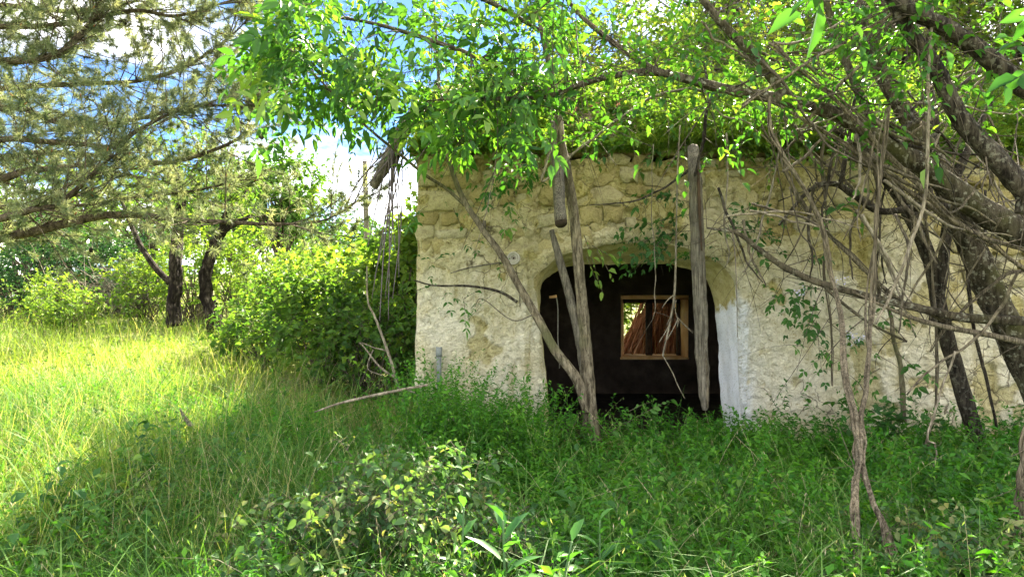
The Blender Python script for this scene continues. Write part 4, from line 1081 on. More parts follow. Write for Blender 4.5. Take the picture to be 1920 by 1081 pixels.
    # cones and buds
    for k in range(26):
        c = q[r.integers(0, N)]; g = Geo()
        prof = [.005, .022, .026, .02, .008]
        tube(g, [c + np.array([0, 0, .02]) - np.array([0, 0, .016 * u]) for u in range(5)], prof, 7, 1, .15, seed=k)
        g.build('cone', M['bark_dark'], root)
    gbud = Geo(); k = 260; i = r.integers(0, N, k); pb, tb = h(np.ones((N, 1))); pb = pb[i, 0]; tb = tb[i, 0]
    twigs(gbud, pb, norm(tb + [0, 0, .5]), .045, np.zeros(3), .0065, 3, .4, 4); gbud.build('buds', M['reed'], root)
pine()

# ------------------------------------------------------------------ meadow edge: trunks, shrubs, far trees
def far_trunk_tree(label, trunk, tr, limbs, crown_c, crown_r, seed, ncl=34):
    r = np.random.default_rng(seed)
    root = thing('meadow_tree', trunk[0], label, 'tree', 'dark barked trees on the meadow edge')
    g = Geo(); tube(g, trunk, tr, 18, 9, .16, .03, seed=seed); g.build('trunk', M['bark_cracked'], root)
    for pts, ra in limbs:
        g = Geo(); tube(g, pts, ra, 10, 6, .10, seed=seed + 3); g.build('limb', M['bark_cracked'], root)
    cl = crown_points(r, ncl, crown_c, crown_r, .4); gb, gl = Geo(), Geo()
    p0 = np.repeat(np.array(trunk)[-1:], ncl, 0); d = cl - p0; L = np.linalg.norm(d, axis=1)
    twigs(gb, p0, d, L, np.array([0, 0, -.1]), .03, 6, .2, 5)
    N = ncl * 9; cc = np.repeat(cl, 9, 0) + r.normal(size=(N, 3)) * .2
    leafy(gb, gl, cc, rdir(N, r, .1), r.uniform(.3, .7, N), np.array([0, 0, -.2]), .006, 7, .11, .55, r=r, A=np.clip(np.repeat(r.normal(.5, .15, ncl), 9), 0, 1))
    gb.build('branches', M['twig'], root); gl.build('crown', M['leaf_shrub'], root, smooth=False)
far_trunk_tree('dark cracked tree trunk in the meadow with a limb forking off to its left side', path((326, 612, 16.0), (325, 560), (328, 500), (332, 450), (336, 400), (340, 350)), [.175, .15, .15, .13, .115, .09],
               [(path((318, 530, 16.0), (290, 500), (262, 458), (245, 420), (225, 370)), [.08, .075, .065, .055, .035])], P(335, 300, 16), (1.3, 1.2, 1.0), 61, 26)
far_trunk_tree('bent dark tree trunk in the meadow beside the forked one', path((408, 622, 16.5), (394, 575), (384, 530), (390, 490), (402, 460), (418, 428), (430, 390)), [.19, .145, .13, .125, .115, .09, .07],
               [(path((415, 435, 16.5), (440, 420), (470, 405)), [.07, .06, .04])], P(420, 360, 16.5), (1.0, 1.2, .8), 62, 20)
tree('far_tree', 'round crowned bright green tree in the distance, just right of the needled boughs', 'tree', (-8.6, 25.5), [(-8.6, 25.5, .3), (-8.6, 25.5, 2.5), (-8.5, 25.4, 5.0)], P(528, 370, 25.5), (1.6, 1.6, 1.75), 75, 'leaf_shrub', .17, .6, 10, 8, .55, 'bark_dark', 71, 'far trees', tr=[.2, .16, .05], shade=.3)
FT = [((-15.5, 27), 'P', (60, 380), (3.4, 2.4, 2.0), 'leaf_shrub', .45, 'yellow green tree in the distance behind the lowest pine bough, by the left edge'),
      ((-12.8, 29), 'P', (270, 400), (3.0, 2.4, 1.8), 'leaf_shrub', .5, 'yellow green tree in the distance behind the dark trunks'),
      ((-9.6, 31), 'P', (455, 400), (2.3, 2.4, 1.8), 'leaf_dark', .6, 'darker tree in the distance right behind the bent trunk'),
      ((-5.8, 30), 'P', (650, 475), (2.6, 2.2, 1.3), 'leaf_dark', .7, 'low dark tree in the distance under the white cloud')]
for k, ((x, y), _, (cx, cy_), rad, leaf, sh, lab) in enumerate(FT):
    c = P(cx, cy_, y); x = c[0]
    tree('far_tree', lab, 'tree', (x, y), [(x, y, .4), (x, y, 2.0), (x, y, float(c[2]))], c, rad, 70, leaf, .17, .6, 8, 7, .7, 'bark_dark', 80 + k, 'far trees', tr=[.2, .15, .06], shade=sh)
SH = [  # px, Y, height, radius, clumps, leaf, leaf size, shade, label
    (35, 21, 2.9, 2.2, 80, 'leaf_dark', .10, .35, 'broad dark evergreen shrub at the far left edge of the meadow'),
    (150, 22, 3.0, 2.1, 80, 'leaf_dark', .10, .30, 'broad dark evergreen shrub behind the low bright bushes'),
    (235, 23, 2.6, 1.7, 56, 'leaf_dark', .10, .45, 'dark shrub left behind the forked trunk'),
    (110, 16, 1.05, .75, 30, 'leaf_shrub', .075, .75, 'low bright bush standing alone in the meadow on the left'),
    (70, 18, 1.3, .8, 26, 'leaf_shrub', .075, .7, 'pale flowering low bush near the left edge, before the dark evergreens'),
    (275, 18.5, 1.9, 1.1, 40, 'leaf_shrub', .085, .8, 'bright yellow green bush left of the forked trunk'),
    (365, 18.5, 2.6, 1.0, 44, 'leaf_shrub', .085, .85, 'bright yellow green bush between the two dark trunks'),
    (450, 18, 2.5, 1.2, 52, 'leaf_shrub', .085, .75, 'bright yellow green bush right of the bent trunk'),
    (530, 17, 1.9, 1.2, 54, 'leaf_shrub', .085, .8, 'sunny bush below the round far tree'),
    (600, 15, 1.8, 1.35, 44, 'leaf_shrub', .085, .65, 'sunny bush beside the thicket by the gable, further back'),
    (520, 12.5, 1.1, .8, 36, 'leaf_shrub', .065, .55, 'knee high bush in front of the sunny thicket'),
    (655, 12.5, 1.75, 1.1, 44, 'leaf_shrub', .115, .9, 'tall green bush left of the gable corner'),
    (700, 10.6, 1.7, .95, 44, 'leaf_shrub', .11, .85, 'green bush close to the gable, under the hanging reeds'),
    (752, 9.6, 2.25, .6, 46, 'leaf_shrub', .11, .75, 'narrow tall bush touching the gable wall'),
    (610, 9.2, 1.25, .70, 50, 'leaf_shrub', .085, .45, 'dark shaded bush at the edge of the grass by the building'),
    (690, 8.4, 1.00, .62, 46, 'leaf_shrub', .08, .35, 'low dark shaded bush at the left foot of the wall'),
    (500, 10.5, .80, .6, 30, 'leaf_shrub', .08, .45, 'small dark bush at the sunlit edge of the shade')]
for k, (px, Y, h, rad, ncl, leaf, ls, sh, lab) in enumerate(SH):
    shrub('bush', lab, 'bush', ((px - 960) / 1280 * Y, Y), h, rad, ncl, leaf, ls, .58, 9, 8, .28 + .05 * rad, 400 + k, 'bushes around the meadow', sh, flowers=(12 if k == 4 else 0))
def far_wood():
    r = np.random.default_rng(131); n = 2600
    x = r.uniform(-48, 26, n); top = 4.6 + 2.6 * fbm(x * .22, x * 0, 141, 3) + 1.2 * sstep(-13, -18, x)
    top = np.where((x > -11) & (x < -6), np.minimum(top, 5.0), top)
    z = .6 + (top - .6) * r.random(n) ** .7; y = 40 + r.uniform(-1.5, 3, n) + .4 * (top - z)
    gt, gl = Geo(), Geo()
    leafy(gt, gl, np.column_stack([x, y, z]), rdir(n, r, .2), r.uniform(.6, 1.2, n), np.array([0, 0, -.15]), .012, 14, .30, .6, False, 0, spread=1.2, r=r, A=np.clip(fbm(x * .5, z * .6, 151, 3) * 1.6 - .25 + r.normal(size=n) * .1, 0, 1), flat=.5)
    gb = Geo(); k = 60; xx = np.linspace(-48, 26, k) + r.normal(size=k) * .4; twigs(gb, np.column_stack([xx, np.full(k, 41.5), np.full(k, .4)]), np.tile([0, 0, 1.0], (k, 1)), 4.5, r.normal(size=(k, 3)) * .08, .16, 5, .4, 6)
    tag(gl.build('far_wood', M['leaf_shrub'], smooth=False), 'band of distant woodland closing off the meadow', 'woodland', kind='stuff')
    tag(gb.build('far_trunks', M['bark_dark']), 'distant trunks inside the woodland band', 'woodland', kind='stuff')
far_wood()
shrub('bush', 'sunny bush outside the rear window', 'bush', (1.9, 14.3), 2.0, 1.0, 60, 'leaf_shrub', .08, .58, 9, 8, .3, 460, 'bushes around the meadow', .8)
def brush_heap():
    r = np.random.default_rng(91); n = 240
    c = P(245, 555, 19); p = c + r.normal(size=(n, 3)) * [1.0, .4, .25]
    g = Geo(); twigs(g, p, rdir(n, r, .2), r.uniform(.4, 1.4, n), r.normal(size=(n, 3)) * .2, .010, 5, .3, 4)
    tag(g.build('dead_brush', M['twig_pale']), 'grey heap of dead brushwood left of the forked trunk', 'brushwood', kind='stuff')
brush_heap()
root = thing('utility_pole', P(688, 440, 22), 'thin grey pole rising behind the bushes left of the gable', 'pole')
g = Geo(); tube(g, [P(690, 560, 22), P(687, 420, 22), P(684, 302, 22)], [.09, .085, .075], 10, 3, .03); g.build('shaft', M['old_wood'], root)

# ------------------------------------------------------------------ bare vines and climbers on the right
VINES = [
 ('shaggy vine stem rising from the grass, one of the crossing pair', [(1610, 1120, 3.35), (1606, 950, 3.6), (1609, 870, 3.8), (1602, 790, 4.0), (1583, 650, 4.4), (1562, 530, 4.9), (1543, 430), (1500, 340), (1452, 262), (1440, 180)], [.030, .030, .030, .030, .030, .028, .026, .026, .022, .02], 'vine'),
 ('shaggy vine stem crossing over the other of the pair and rising straight', [(1700, 1120, 3.3), (1655, 985, 3.5), (1620, 885, 3.75), (1614, 810, 3.95), (1628, 690, 4.3), (1632, 570, 4.8), (1644, 430), (1655, 310), (1668, 200)], [.030, .030, .030, .029, .027, .026, .025, .023, .02], 'vine'),
 ('brown strap of vine slanting from the wall top down to the low bough', [(1452, 250, 5.6), (1478, 330), (1520, 400), (1590, 475), (1650, 530), (1710, 572), (1800, 620)], [.026, .032, .036, .036, .032, .026, .02], 'vine'),
 ('upright vine stem against the plaster, nearest the slim dark trunk', [(1726, 870, 5.9), (1752, 770), (1757, 650), (1748, 520), (1738, 430), (1725, 330)], [.014, .015, .015, .014, .014, .012], 'vine'),
 ('slim green grey stem standing in front of the plaster', [(1694, 790, 6.3), (1688, 700), (1674, 620), (1660, 555)], [.030, .026, .022, .016], 'bark_young'),
 ('knobbly vine stem at the right edge of the picture, near the bottom', [(1908, 1110, 3.7), (1909, 1010), (1918, 930), (1914, 880), (1935, 800), (1950, 700)], [.040, .038, .036, .034, .03, .03], 'vine'),
 ('long thin pale vine hanging straight down over the tangle', [(1750, -40, 4.6), (1746, 60), (1739, 180), (1738, 300), (1731, 380), (1704, 470), (1668, 560), (1640, 605)], [.009, .010, .011, .012, .012, .012, .011, .009], 'twig_pale'),
 ('bundle of shaggy vine lying along the upper side of the lichen covered trunk', [(1440, 80, 5.05), (1500, 130), (1570, 190), (1650, 275), (1720, 345), (1790, 415), (1860, 450), (1960, 480)], [.022, .026, .030, .034, .036, .034, .030, .028], 'vine'),
 ('bundle of shaggy vine hanging below the lichen covered trunk', [(1395, 170, 5.2), (1470, 205), (1550, 250), (1650, 320), (1740, 385), (1830, 440), (1900, 490), (2000, 560)], [.018, .022, .024, .026, .028, .030, .030, .028], 'vine'),
 ('straight brown cane slanting up through the upper right leaves', [(1392, 200, 4.7), (1450, 160), (1520, 115), (1600, 72), (1680, 22), (1760, -30)], [.018, .019, .019, .018, .017, .015], 'vine'),
 ('pale bent stem making a sharp V against the leaves above the wall', [(1400, 172, 5.7), (1330, 166), (1270, 168), (1210, 192), (1140, 238), (1075, 288), (1018, 341), (1030, 292), (1050, 222), (1068, 180), (1100, 152)], [.015, .016, .017, .017, .016, .015, .012, .013, .013, .012, .009], 'twig_pale'),
 ('upright dark stem bundle by the top of the timber post', [(1302, 330, 6.2), (1318, 270), (1322, 220), (1330, 170), (1318, 110)], [.014, .020, .020, .018, .012], 'bark_dark'),
 ('arched dark twig over the stones right of the hanging log', [(1105, 384, 6.6), (1180, 378), (1240, 355), (1285, 325), (1312, 285), (1322, 240)], [.005, .009, .012, .014, .014, .012], 'bark_dark'),
 ('vine dropping along the wall just right of the timber post', [(1362, 250, 6.3), (1364, 330), (1358, 420), (1366, 470), (1362, 500)], [.009, .010, .009, .008, .004], 'twig_pale'),
 ('pale leaning cane between the post and the low bough', [(1462, 285, 6.0), (1450, 340), (1432, 410), (1412, 470), (1396, 515)], [.012, .014, .014, .013, .010], 'twig_pale'),
 ('slanting pale stem on the stones above the low bough', [(1470, 240, 6.1), (1520, 280), (1570, 325), (1640, 385), (1720, 420), (1790, 470)], [.010, .014, .016, .016, .014, .010], 'bark_young'),
 ('upright brown stem behind the crossing pair', [(1560, 720, 6.1), (1558, 620), (1545, 500), (1548, 400), (1540, 300), (1552, 230)], [.012, .014, .016, .018, .018, .016], 'vine'),
 ('upright stem left of the slim dark trunk, reaching the lichen covered trunk', [(1650, 560, 6.1), (1640, 470), (1648, 380), (1636, 290), (1640, 230)], [.016, .017, .018, .018, .014], 'vine'),
 ('thin dark stem beside the thick grey trunk', [(1868, 800, 6.2), (1845, 700), (1822, 590), (1812, 480), (1806, 400)], [.012, .016, .018, .018, .014], 'bark_dark'),
 ('looping thin vine trailing into the grass under the slim dark trunk', [(1800, 962, 5.0), (1765, 905), (1752, 880), (1756, 835), (1740, 818), (1762, 740), (1790, 660)], [.007, .008, .008, .008, .009, .010, .010], 'twig_pale'),
 ('thin arching vine between the crossing pair and the thick trunk', [(1700, 740, 5.3), (1750, 690), (1810, 650), (1870, 585), (1910, 510)], [.008, .010, .012, .014, .014], 'bark_young'),
 ('curved thick vine arching out from behind the thick grey trunk', [(1745, 660, 5.6), (1775, 610), (1830, 560), (1890, 515), (1960, 505)], [.010, .018, .022, .024, .024], 'vine'),
 ('thin cord-like vine hanging in front of the arch', [(1225, 270, 6.5), (1222, 380), (1226, 460), (1228, 535), (1224, 600)], [.004, .005, .005, .005, .003], 'twig_pale'),
]
for k, (lab, pts, ra, mat) in enumerate(VINES):
    pp = path(*pts); root = thing('climbing_vine', pp[0], lab, 'vine', 'bare vine stems around the leaning trees')
    ra = [q * (.50 if mat == 'vine' else .80) for q in ra]
    g = Geo(); c, rr = tube(g, pp, ra, 8, 8, .16, .010, seed=500 + k); g.build('stem', M[mat], root)
    r = np.random.default_rng(600 + k)
    if mat == 'vine':       # peeling strands twisted beside the stem
        for q in range(3):
            off = r.normal(size=3) * max(ra) * 1.3
            ph = r.uniform(0, 6)
            t = np.arange(len(c))
            w = np.stack([np.cos(t * .35 + ph), np.sin(t * .3 + ph), np.cos(t * .27 + ph * 2)], -1) * max(ra) * .9
            g = Geo(); tube(g, c + off * .4 + w, np.maximum(rr * r.uniform(.3, .55), .003), 6, 1, .15, seed=700 + k * 3 + q, raw=True); g.build('strand', M[mat], root)
    n = 8; p = c[r.integers(0, len(c), n)]
    g = Geo(); twigs(g, p, rdir(n, r), r.uniform(.08, .4, n), r.normal(size=(n, 3)) * .3 + [0, 0, -.1], r.uniform(.002, .004, n), 5, .3, 4); g.build('twigs', M['twig'], root)

def thicket():
    r = np.random.default_rng(171)
    root = thing('vine_thicket', P(1600, 400, 5.8), 'tangle of many thin bare stems woven between the leaning trunks', 'vine')
    for k in range(115):
        Y = r.uniform(4.9, 6.4); kind = r.random()
        if kind < .45:      # along the fall of the lichen covered trunk
            x = r.uniform(1300, 1750); y = 100 + (x - 1300) * .42 + r.normal() * 55; a = .62 + r.normal() * .25; l = r.uniform(180, 420)
        elif kind < .8:     # hanging or upright
            x = r.uniform(1340, 1900); y = r.uniform(180, 420); a = 1.45 + r.normal() * .28; l = r.uniform(120, 380)
        else:
            x = r.uniform(1320, 1800); y = r.uniform(60, 420); a = -.45 + r.normal() * .4; l = r.uniform(120, 320)
        n = 5; pts = []; hh = a
        for q in range(n):
            pts.append((x, y) if q else (x, y, Y)); hh += r.normal() * .16; x += math.cos(hh) * l / n; y += math.sin(hh) * l / n
        pp = path(*pts); pp[:, 1] += np.cumsum(r.normal(size=n) * .06)
        r0 = r.uniform(.004, .013); g = Geo()
        c, _ = tube(g, pp, [r0, r0, r0 * .9, r0 * .75, r0 * .4], 6, 7, .12, .008, seed=1200 + k)
        g.build('stem', M[('vine', 'twig_pale', 'bark_young', 'twig', 'bark_dark')[k % 5]], root)
thicket()
def hanging_twig():
    root = thing('dangling_twig', P(1268, 300, 6.5), 'pale dead forked twig dangling in front of the rear window', 'twig')
    g = Geo(); tube(g, path((1275, 235, 6.4), (1270, 330), (1268, 430), (1265, 545), (1256, 605), (1246, 650), (1243, 667)), [.006, .007, .007, .010, .010, .008, .009], 7, 6, .1); g.build('stem', M['twig_pale'], root)
    for pp in ([(1243, 666, 6.4), (1262, 700), (1270, 720), (1284, 747)], [(1263, 553, 6.4), (1252, 562), (1241, 577)], [(1262, 560, 6.4), (1268, 590), (1275, 600), (1299, 624)], [(1272, 596, 6.4), (1260, 620), (1246, 645)], [(1268, 562, 6.4), (1258, 590), (1250, 610)], [(1272, 600, 6.4), (1270, 613)], [(1254, 610, 6.4), (1246, 625), (1236, 641)]):
        g = Geo(); tube(g, path(*pp), [.006, .005, .004], 6, 4, .1); g.build('fork', M['twig_pale'], root)
hanging_twig()

def sprig(label, spots, ls, seed, pin=2, mat='leaf_ash', shade=.5, flowers=0, name='climbing_sprig'):
    """leafy shoots given by (start px, end px, depth)"""
    r = np.random.default_rng(seed); s0 = spots[0]
    root = thing(name, P(s0[0], s0[1], s0[4]), label, 'climber')
    gt, gl = Geo(), Geo()
    for (x0, y0, x1, y1, Y) in spots:
        p = P(x0, y0, Y)[None]; d = P(x1, y1, Y - .08)[None] - p; L = np.linalg.norm(d, axis=1)
        k = max(4, int(L[0] / .045))
        leafy(gt, gl, p, d, L, np.array([[0, 0, -.08]]), .004, k, ls, .62, True, pin, t0=.1, spread=.9, flat=.55, r=r, A=np.full(1, shade), K=6)
    gt.build('shoots', M['twig'], root); gl.build('leaves', M[mat], root, smooth=False)
    if flowers:
        gf = Geo(); base = np.array([P(x, y, s0[4] - .1) for x, y in ((1500, 548), (1572, 528), (1592, 628), (1610, 640), (1620, 632))])
        q = np.repeat(base, flowers, 0) + r.normal(size=(flowers * 5, 3)) * [.035, .03, .018]
        leaves(gf, q, rdir(len(q), r, .3), np.tile([0, -.5, 1.0], (len(q), 1)) + .3 * r.normal(size=(len(q), 3)), .022, .02); gf.build('blossom', M['petal'], root)
sprig('bright backlit leaf sprig hanging in the top of the doorway', [(1095, 440, 1130, 540, 6.2), (1110, 460, 1165, 490, 6.2), (1120, 470, 1150, 520, 6.15), (1100, 480, 1120, 530, 6.2)], .058, 1, 0, 'leaf_shrub', .75)
sprig('green climber leaves spread over the stones above the arch', [(1310, 400, 1170, 420, 6.75), (1310, 430, 1160, 450, 6.75), (1250, 440, 1190, 500, 6.75), (1300, 380, 1210, 360, 6.75), (1290, 420, 1230, 480, 6.75)], .048, 2, 2, 'leaf_ash', .3)
sprig('green climber leaves on the wall just right of the timber post', [(1330, 440, 1440, 400, 6.7), (1340, 420, 1410, 380, 6.7), (1380, 430, 1450, 440, 6.7), (1345, 450, 1280, 480, 6.7), (1400, 440, 1430, 470, 6.7)], .052, 3, 2, 'leaf_ash', .25)
sprig('rose-like sprig with white blossom on the plaster under the low bough', [(1540, 540, 1460, 545, 5.9), (1530, 520, 1490, 580, 5.9), (1500, 490, 1540, 480, 5.9), (1540, 580, 1500, 640, 5.9), (1550, 600, 1600, 640, 5.9), (1545, 560, 1490, 600, 5.9), (1530, 600, 1540, 690, 5.9)], .050, 4, 2, 'leaf_ash', .45, 22)
sprig('lobed green leaves growing above the stones between the vine stems', [(1600, 380, 1530, 400, 5.7), (1590, 390, 1640, 420, 5.7), (1570, 400, 1620, 350, 5.7), (1560, 410, 1540, 430, 5.7)], .075, 5, 0, 'leaf_ash', .7)
sprig('few small leaves along the slim stem near the low right of the wall', [(1650, 690, 1600, 720, 5.9), (1680, 660, 1720, 690, 5.9), (1640, 560, 1690, 600, 5.6)], .05, 6, 2, 'leaf_ash', .45)
sprig('leafy shoot with fresh tip lying out of the weeds in the doorway', [(1130, 820, 1260, 735, 6.1), (1180, 770, 1230, 745, 6.1)], .06, 7, 0, 'leaf_ash', .75)
sprig('small leaves clinging to the plaster left of the arch', [(780, 545, 815, 530, 6.9), (935, 480, 940, 520, 6.8), (930, 500, 960, 480, 6.8), (850, 390, 868, 430, 6.85), (870, 560, 900, 540, 6.85)], .042, 8, 0, 'leaf_ash', .5)
sprig('leafy elder shoots at the foot of the wall behind the crossing vine pair', [(1640, 850, 1600, 740, 6.2), (1660, 850, 1700, 760, 6.2), (1620, 840, 1660, 780, 6.2), (1700, 850, 1760, 780, 6.2), (1690, 840, 1680, 770, 6.2), (1640, 830, 1690, 740, 6.2)], .060, 9, 2, 'leaf_ash', .25)
sprig('big blurred leaves at the upper right edge of the picture', [(2010, 130, 1890, 60, 2.6), (2010, 90, 1880, 150, 2.6), (1990, 40, 1910, 20, 2.6), (1560, -60, 1500, 20, 2.6), (1570, -50, 1530, 10, 2.6)], .10, 10, 0, 'leaf_ash', .4, name='overhanging_leaves')

# ------------------------------------------------------------------ dead sticks at the left foot of the wall
root = thing('dead_branch', P(745, 720, 6.6), 'pale dead forked branch standing in the grass left of the wall', 'branch')
for pp, ra in (([(748, 730, 6.6), (728, 660), (705, 600), (690, 560), (688, 500)], [.016, .015, .012, .010, .006]), ([(745, 712, 6.6), (715, 690), (690, 660), (676, 640)], [.012, .01, .008, .004]), ([(730, 660, 6.6), (700, 650), (676, 642)], [.008, .006, .003]),
               ([(745, 725, 6.55), (790, 742), (830, 760), (860, 790)], [.012, .010, .008, .005]), ([(742, 718, 6.6), (770, 775), (830, 770), (870, 745)], [.010, .009, .007, .004]), ([(700, 655, 6.6), (690, 690), (720, 705)], [.006, .005, .004])):
    g = Geo(); tube(g, path(*pp), ra, 7, 6, .12, .006, seed=len(pp)); g.build('limb', M['twig_pale'], root)
g = Geo(); tube(g, path((590, 772, 5.3), (640, 755, 5.3), (720, 737, 5.35), (802, 721, 5.4)), [.006, .010, .012, .010], 8, 5, .08)
tag(g.build('fallen_stick', M['twig_pale']), 'straight pale stick lying on top of the grass beside the dead branch', 'stick')
root = thing('grey_stump', P(318, 850, 5.6), 'small splintered grey wood stub in the grass at the edge of the shade', 'stump')
for k, (x, y, l) in enumerate([(310, 855, 30), (325, 862, 45), (338, 850, 40), (345, 790, 26)]):
    g = Geo(); tube(g, path((x + 14, y + 10, 5.6), (x, y - 10), (x - 8, y - l)), [.022, .016, .004], 7, 4, .2, seed=k); g.build('splinter', M['old_wood'], root)

# ------------------------------------------------------------------ grass and weeds
def blades(geo, x, y, h, w, lean, A, r, zf=gz, stiff=1.0, dirs=None):
    n = len(x); z = zf(x, y) - .02
    a = r.uniform(0, 2 * math.pi, n); ld = np.column_stack([np.cos(a), np.sin(a), np.zeros(n)])
    if dirs is not None: ld = norm(ld + dirs)
    b = r.uniform(0, math.pi, n); sd = np.column_stack([np.cos(b), np.sin(b), np.zeros(n)])
    p = np.column_stack([x, y, z]); V = []
    for t, ww in ((0, .8), (.38, 1.0), (.74, .72)):
        c = p + ld * (h * lean * t ** 1.8)[:, None] + np.array([0, 0, 1.0]) * (h * (t - .42 * np.minimum(lean, 1.6) * t ** 3))[:, None]
        V += [c - sd * (w * ww / 2)[:, None], c + sd * (w * ww / 2)[:, None]]
    V.append(p + ld * (h * lean * 1.0)[:, None] + np.array([0, 0, 1.0]) * (h * (1 - .42 * np.minimum(lean, 1.6)))[:, None])
    V = np.stack(V, 1); o = np.arange(n)[:, None] * 7
    geo.add(V, (o + [4, 5, 6]), np.concatenate([o + [0, 1, 3, 2], o + [2, 3, 5, 4]], 1).reshape(-1, 4), np.repeat(A, 7))
def off_building(x, y): return ~((x > WL - .02) & (x < WR + .05) & (y > 6.93) & (y < 11.2))
def scatter(r, n, x0, x1, y0, y1, pw=1.0):
    """more stems near the camera than far away, inside a wide fan"""
    y = (y0 ** (1 - pw) + r.random(n) * (y1 ** (1 - pw) - y0 ** (1 - pw))) ** (1 / (1 - pw)) if pw != 1 else y0 * (y1 / y0) ** r.random(n)
    f = r.uniform(-1, 1, n) * (y * .92 + 1.4)
    k = (f > x0) & (f < x1); x, y = f[k], y[k]
    k = off_building(x, y) & ~((x > -1) & (y > 6.93))
    return x[k], y[k]
def lawns():
    r = np.random.default_rng(77)
    # lush shade grass round the building and in the foreground
    g = Geo(); x, y = scatter(r, 132000, -6, 7, 1.9, 8.8, 1.25)
    dens = fbm(x * 1.1, y * 1.1, 91, 3); right = sstep(-.6, .8, x)
    k = r.random(len(x)) < np.clip(.25 + 1.9 * (dens - .35), .06, 1) * (1 - .72 * right); x, y, dens = x[k], y[k], dens[k]
    tall = fbm(x * .8 + 7, y * .8, 95, 3); n = len(x)
    h = (.14 + .50 * tall) * r.uniform(.5, 1.25, n); w = r.uniform(.0028, .0068, n)
    A = np.clip(r.normal(.36, .17, n) + (r.random(n) < .05) * .45, 0, 1)
    blades(g, x, y, h, w, r.uniform(.15, 1.5, n), A, r, dirs=np.array([-.25, -.35, 0]))
    # long arching blades
    x, y = scatter(r, 5200, -5, 6, 2.2, 8, 1.2); n = len(x)
    blades(g, x, y, r.uniform(.45, .85, n), r.uniform(.005, .010, n), r.uniform(.6, 1.5, n), np.clip(r.normal(.45, .2, n), 0, .95), r)
    tag(g.build('shade_grass', M['grass'], smooth=False), 'long lush green grass in the shade before the building', 'grass', kind='stuff')
    # sunny meadow
    g = Geo(); x, y = scatter(r, 120000, -30, -.5, 3.0, 34, 1.35)
    edge = -2.6 - .10 * (y - 3); k = (x < edge + .9 * (fbm(x * .9, y * .9, 99, 3) - .3)) | (y > 11.3); x, y = x[k], y[k]; n = len(x)
    tall = fbm(x * .55, y * .55, 97, 3)
    h = (.10 + .42 * tall) * r.uniform(.5, 1.3, n) * (1 + .012 * y); w = r.uniform(.003, .006, n) * (1 + .09 * y)
    A = np.clip(r.normal(.42, .18, n) + .5 * (fbm(x * .35, y * .35, 98, 3) - .5) + (r.random(n) < .07) * .4, 0, 1)
    blades(g, x, y, h, w, r.uniform(.15, 1.2, n), A, r)
    # seed stalks
    x, y = scatter(r, 9000, -30, -.8, 3.2, 24, 1.3); n = len(x)
    blades(g, x, y, r.uniform(.4, .75, n) * (1 + .01 * y), .0022 * (1 + .07 * y), r.uniform(.1, .5, n), np.clip(r.normal(.75, .15, n), 0, 1), r)
    tag(g.build('meadow_grass', M['meadow'], smooth=False), 'sunlit yellow green meadow grass on the left', 'grass', kind='stuff')
    # dry flattened straw showing between the blades
    g = Geo(); x, y = scatter(r, 9000, -9, 6, 2.2, 12, 1.25); n = len(x)
    blades(g, x, y, r.uniform(.15, .42, n), r.uniform(.003, .006, n), r.uniform(.9, 2.0, n), r.random(n), r)
    tag(g.build('dry_stalks', M['dry_grass'], smooth=False), 'dry straw coloured stalks bent between the green grass', 'dry grass', kind='stuff')
    # wild oat heads drooping
    g = Geo(); gs_ = Geo(); x, y = scatter(r, 900, -6, 5, 2.6, 8, 1.2); n = len(x)
    p = np.column_stack([x, y, gz(x, y)]); a = r.uniform(0, 6.3, n); d = np.column_stack([np.cos(a) * .3, np.sin(a) * .3, np.ones(n)]); L = r.uniform(.45, .8, n)
    f = twigs(gs_, p, d, L, np.column_stack([np.cos(a) * .25, np.sin(a) * .25, np.full(n, -.18)]), .0018, 6, .5, 3, r.uniform(.5, 1, n))
    q, t = f(np.broadcast_to(np.linspace(.7, 1, 7), (n, 7))); q = q.reshape(-1, 3); m = len(q)
    leaves(gs_, q, norm(rdir(m, r) * .5 + [0, 0, -1.0]), rdir(m, r), r.uniform(.02, .034, m), .006, np.clip(r.normal(.82, .12, m), 0, 1), False, 0, .1, r)
    tag(gs_.build('oat_grass', M['grass'], smooth=False), 'wild oat stalks with drooping pale seed heads', 'oat grass', kind='stuff')
lawns()
def gap(x): return sstep(-.15, .05, x) * (1 - sstep(1.2, 1.5, x))      # bare stretch of roof edge
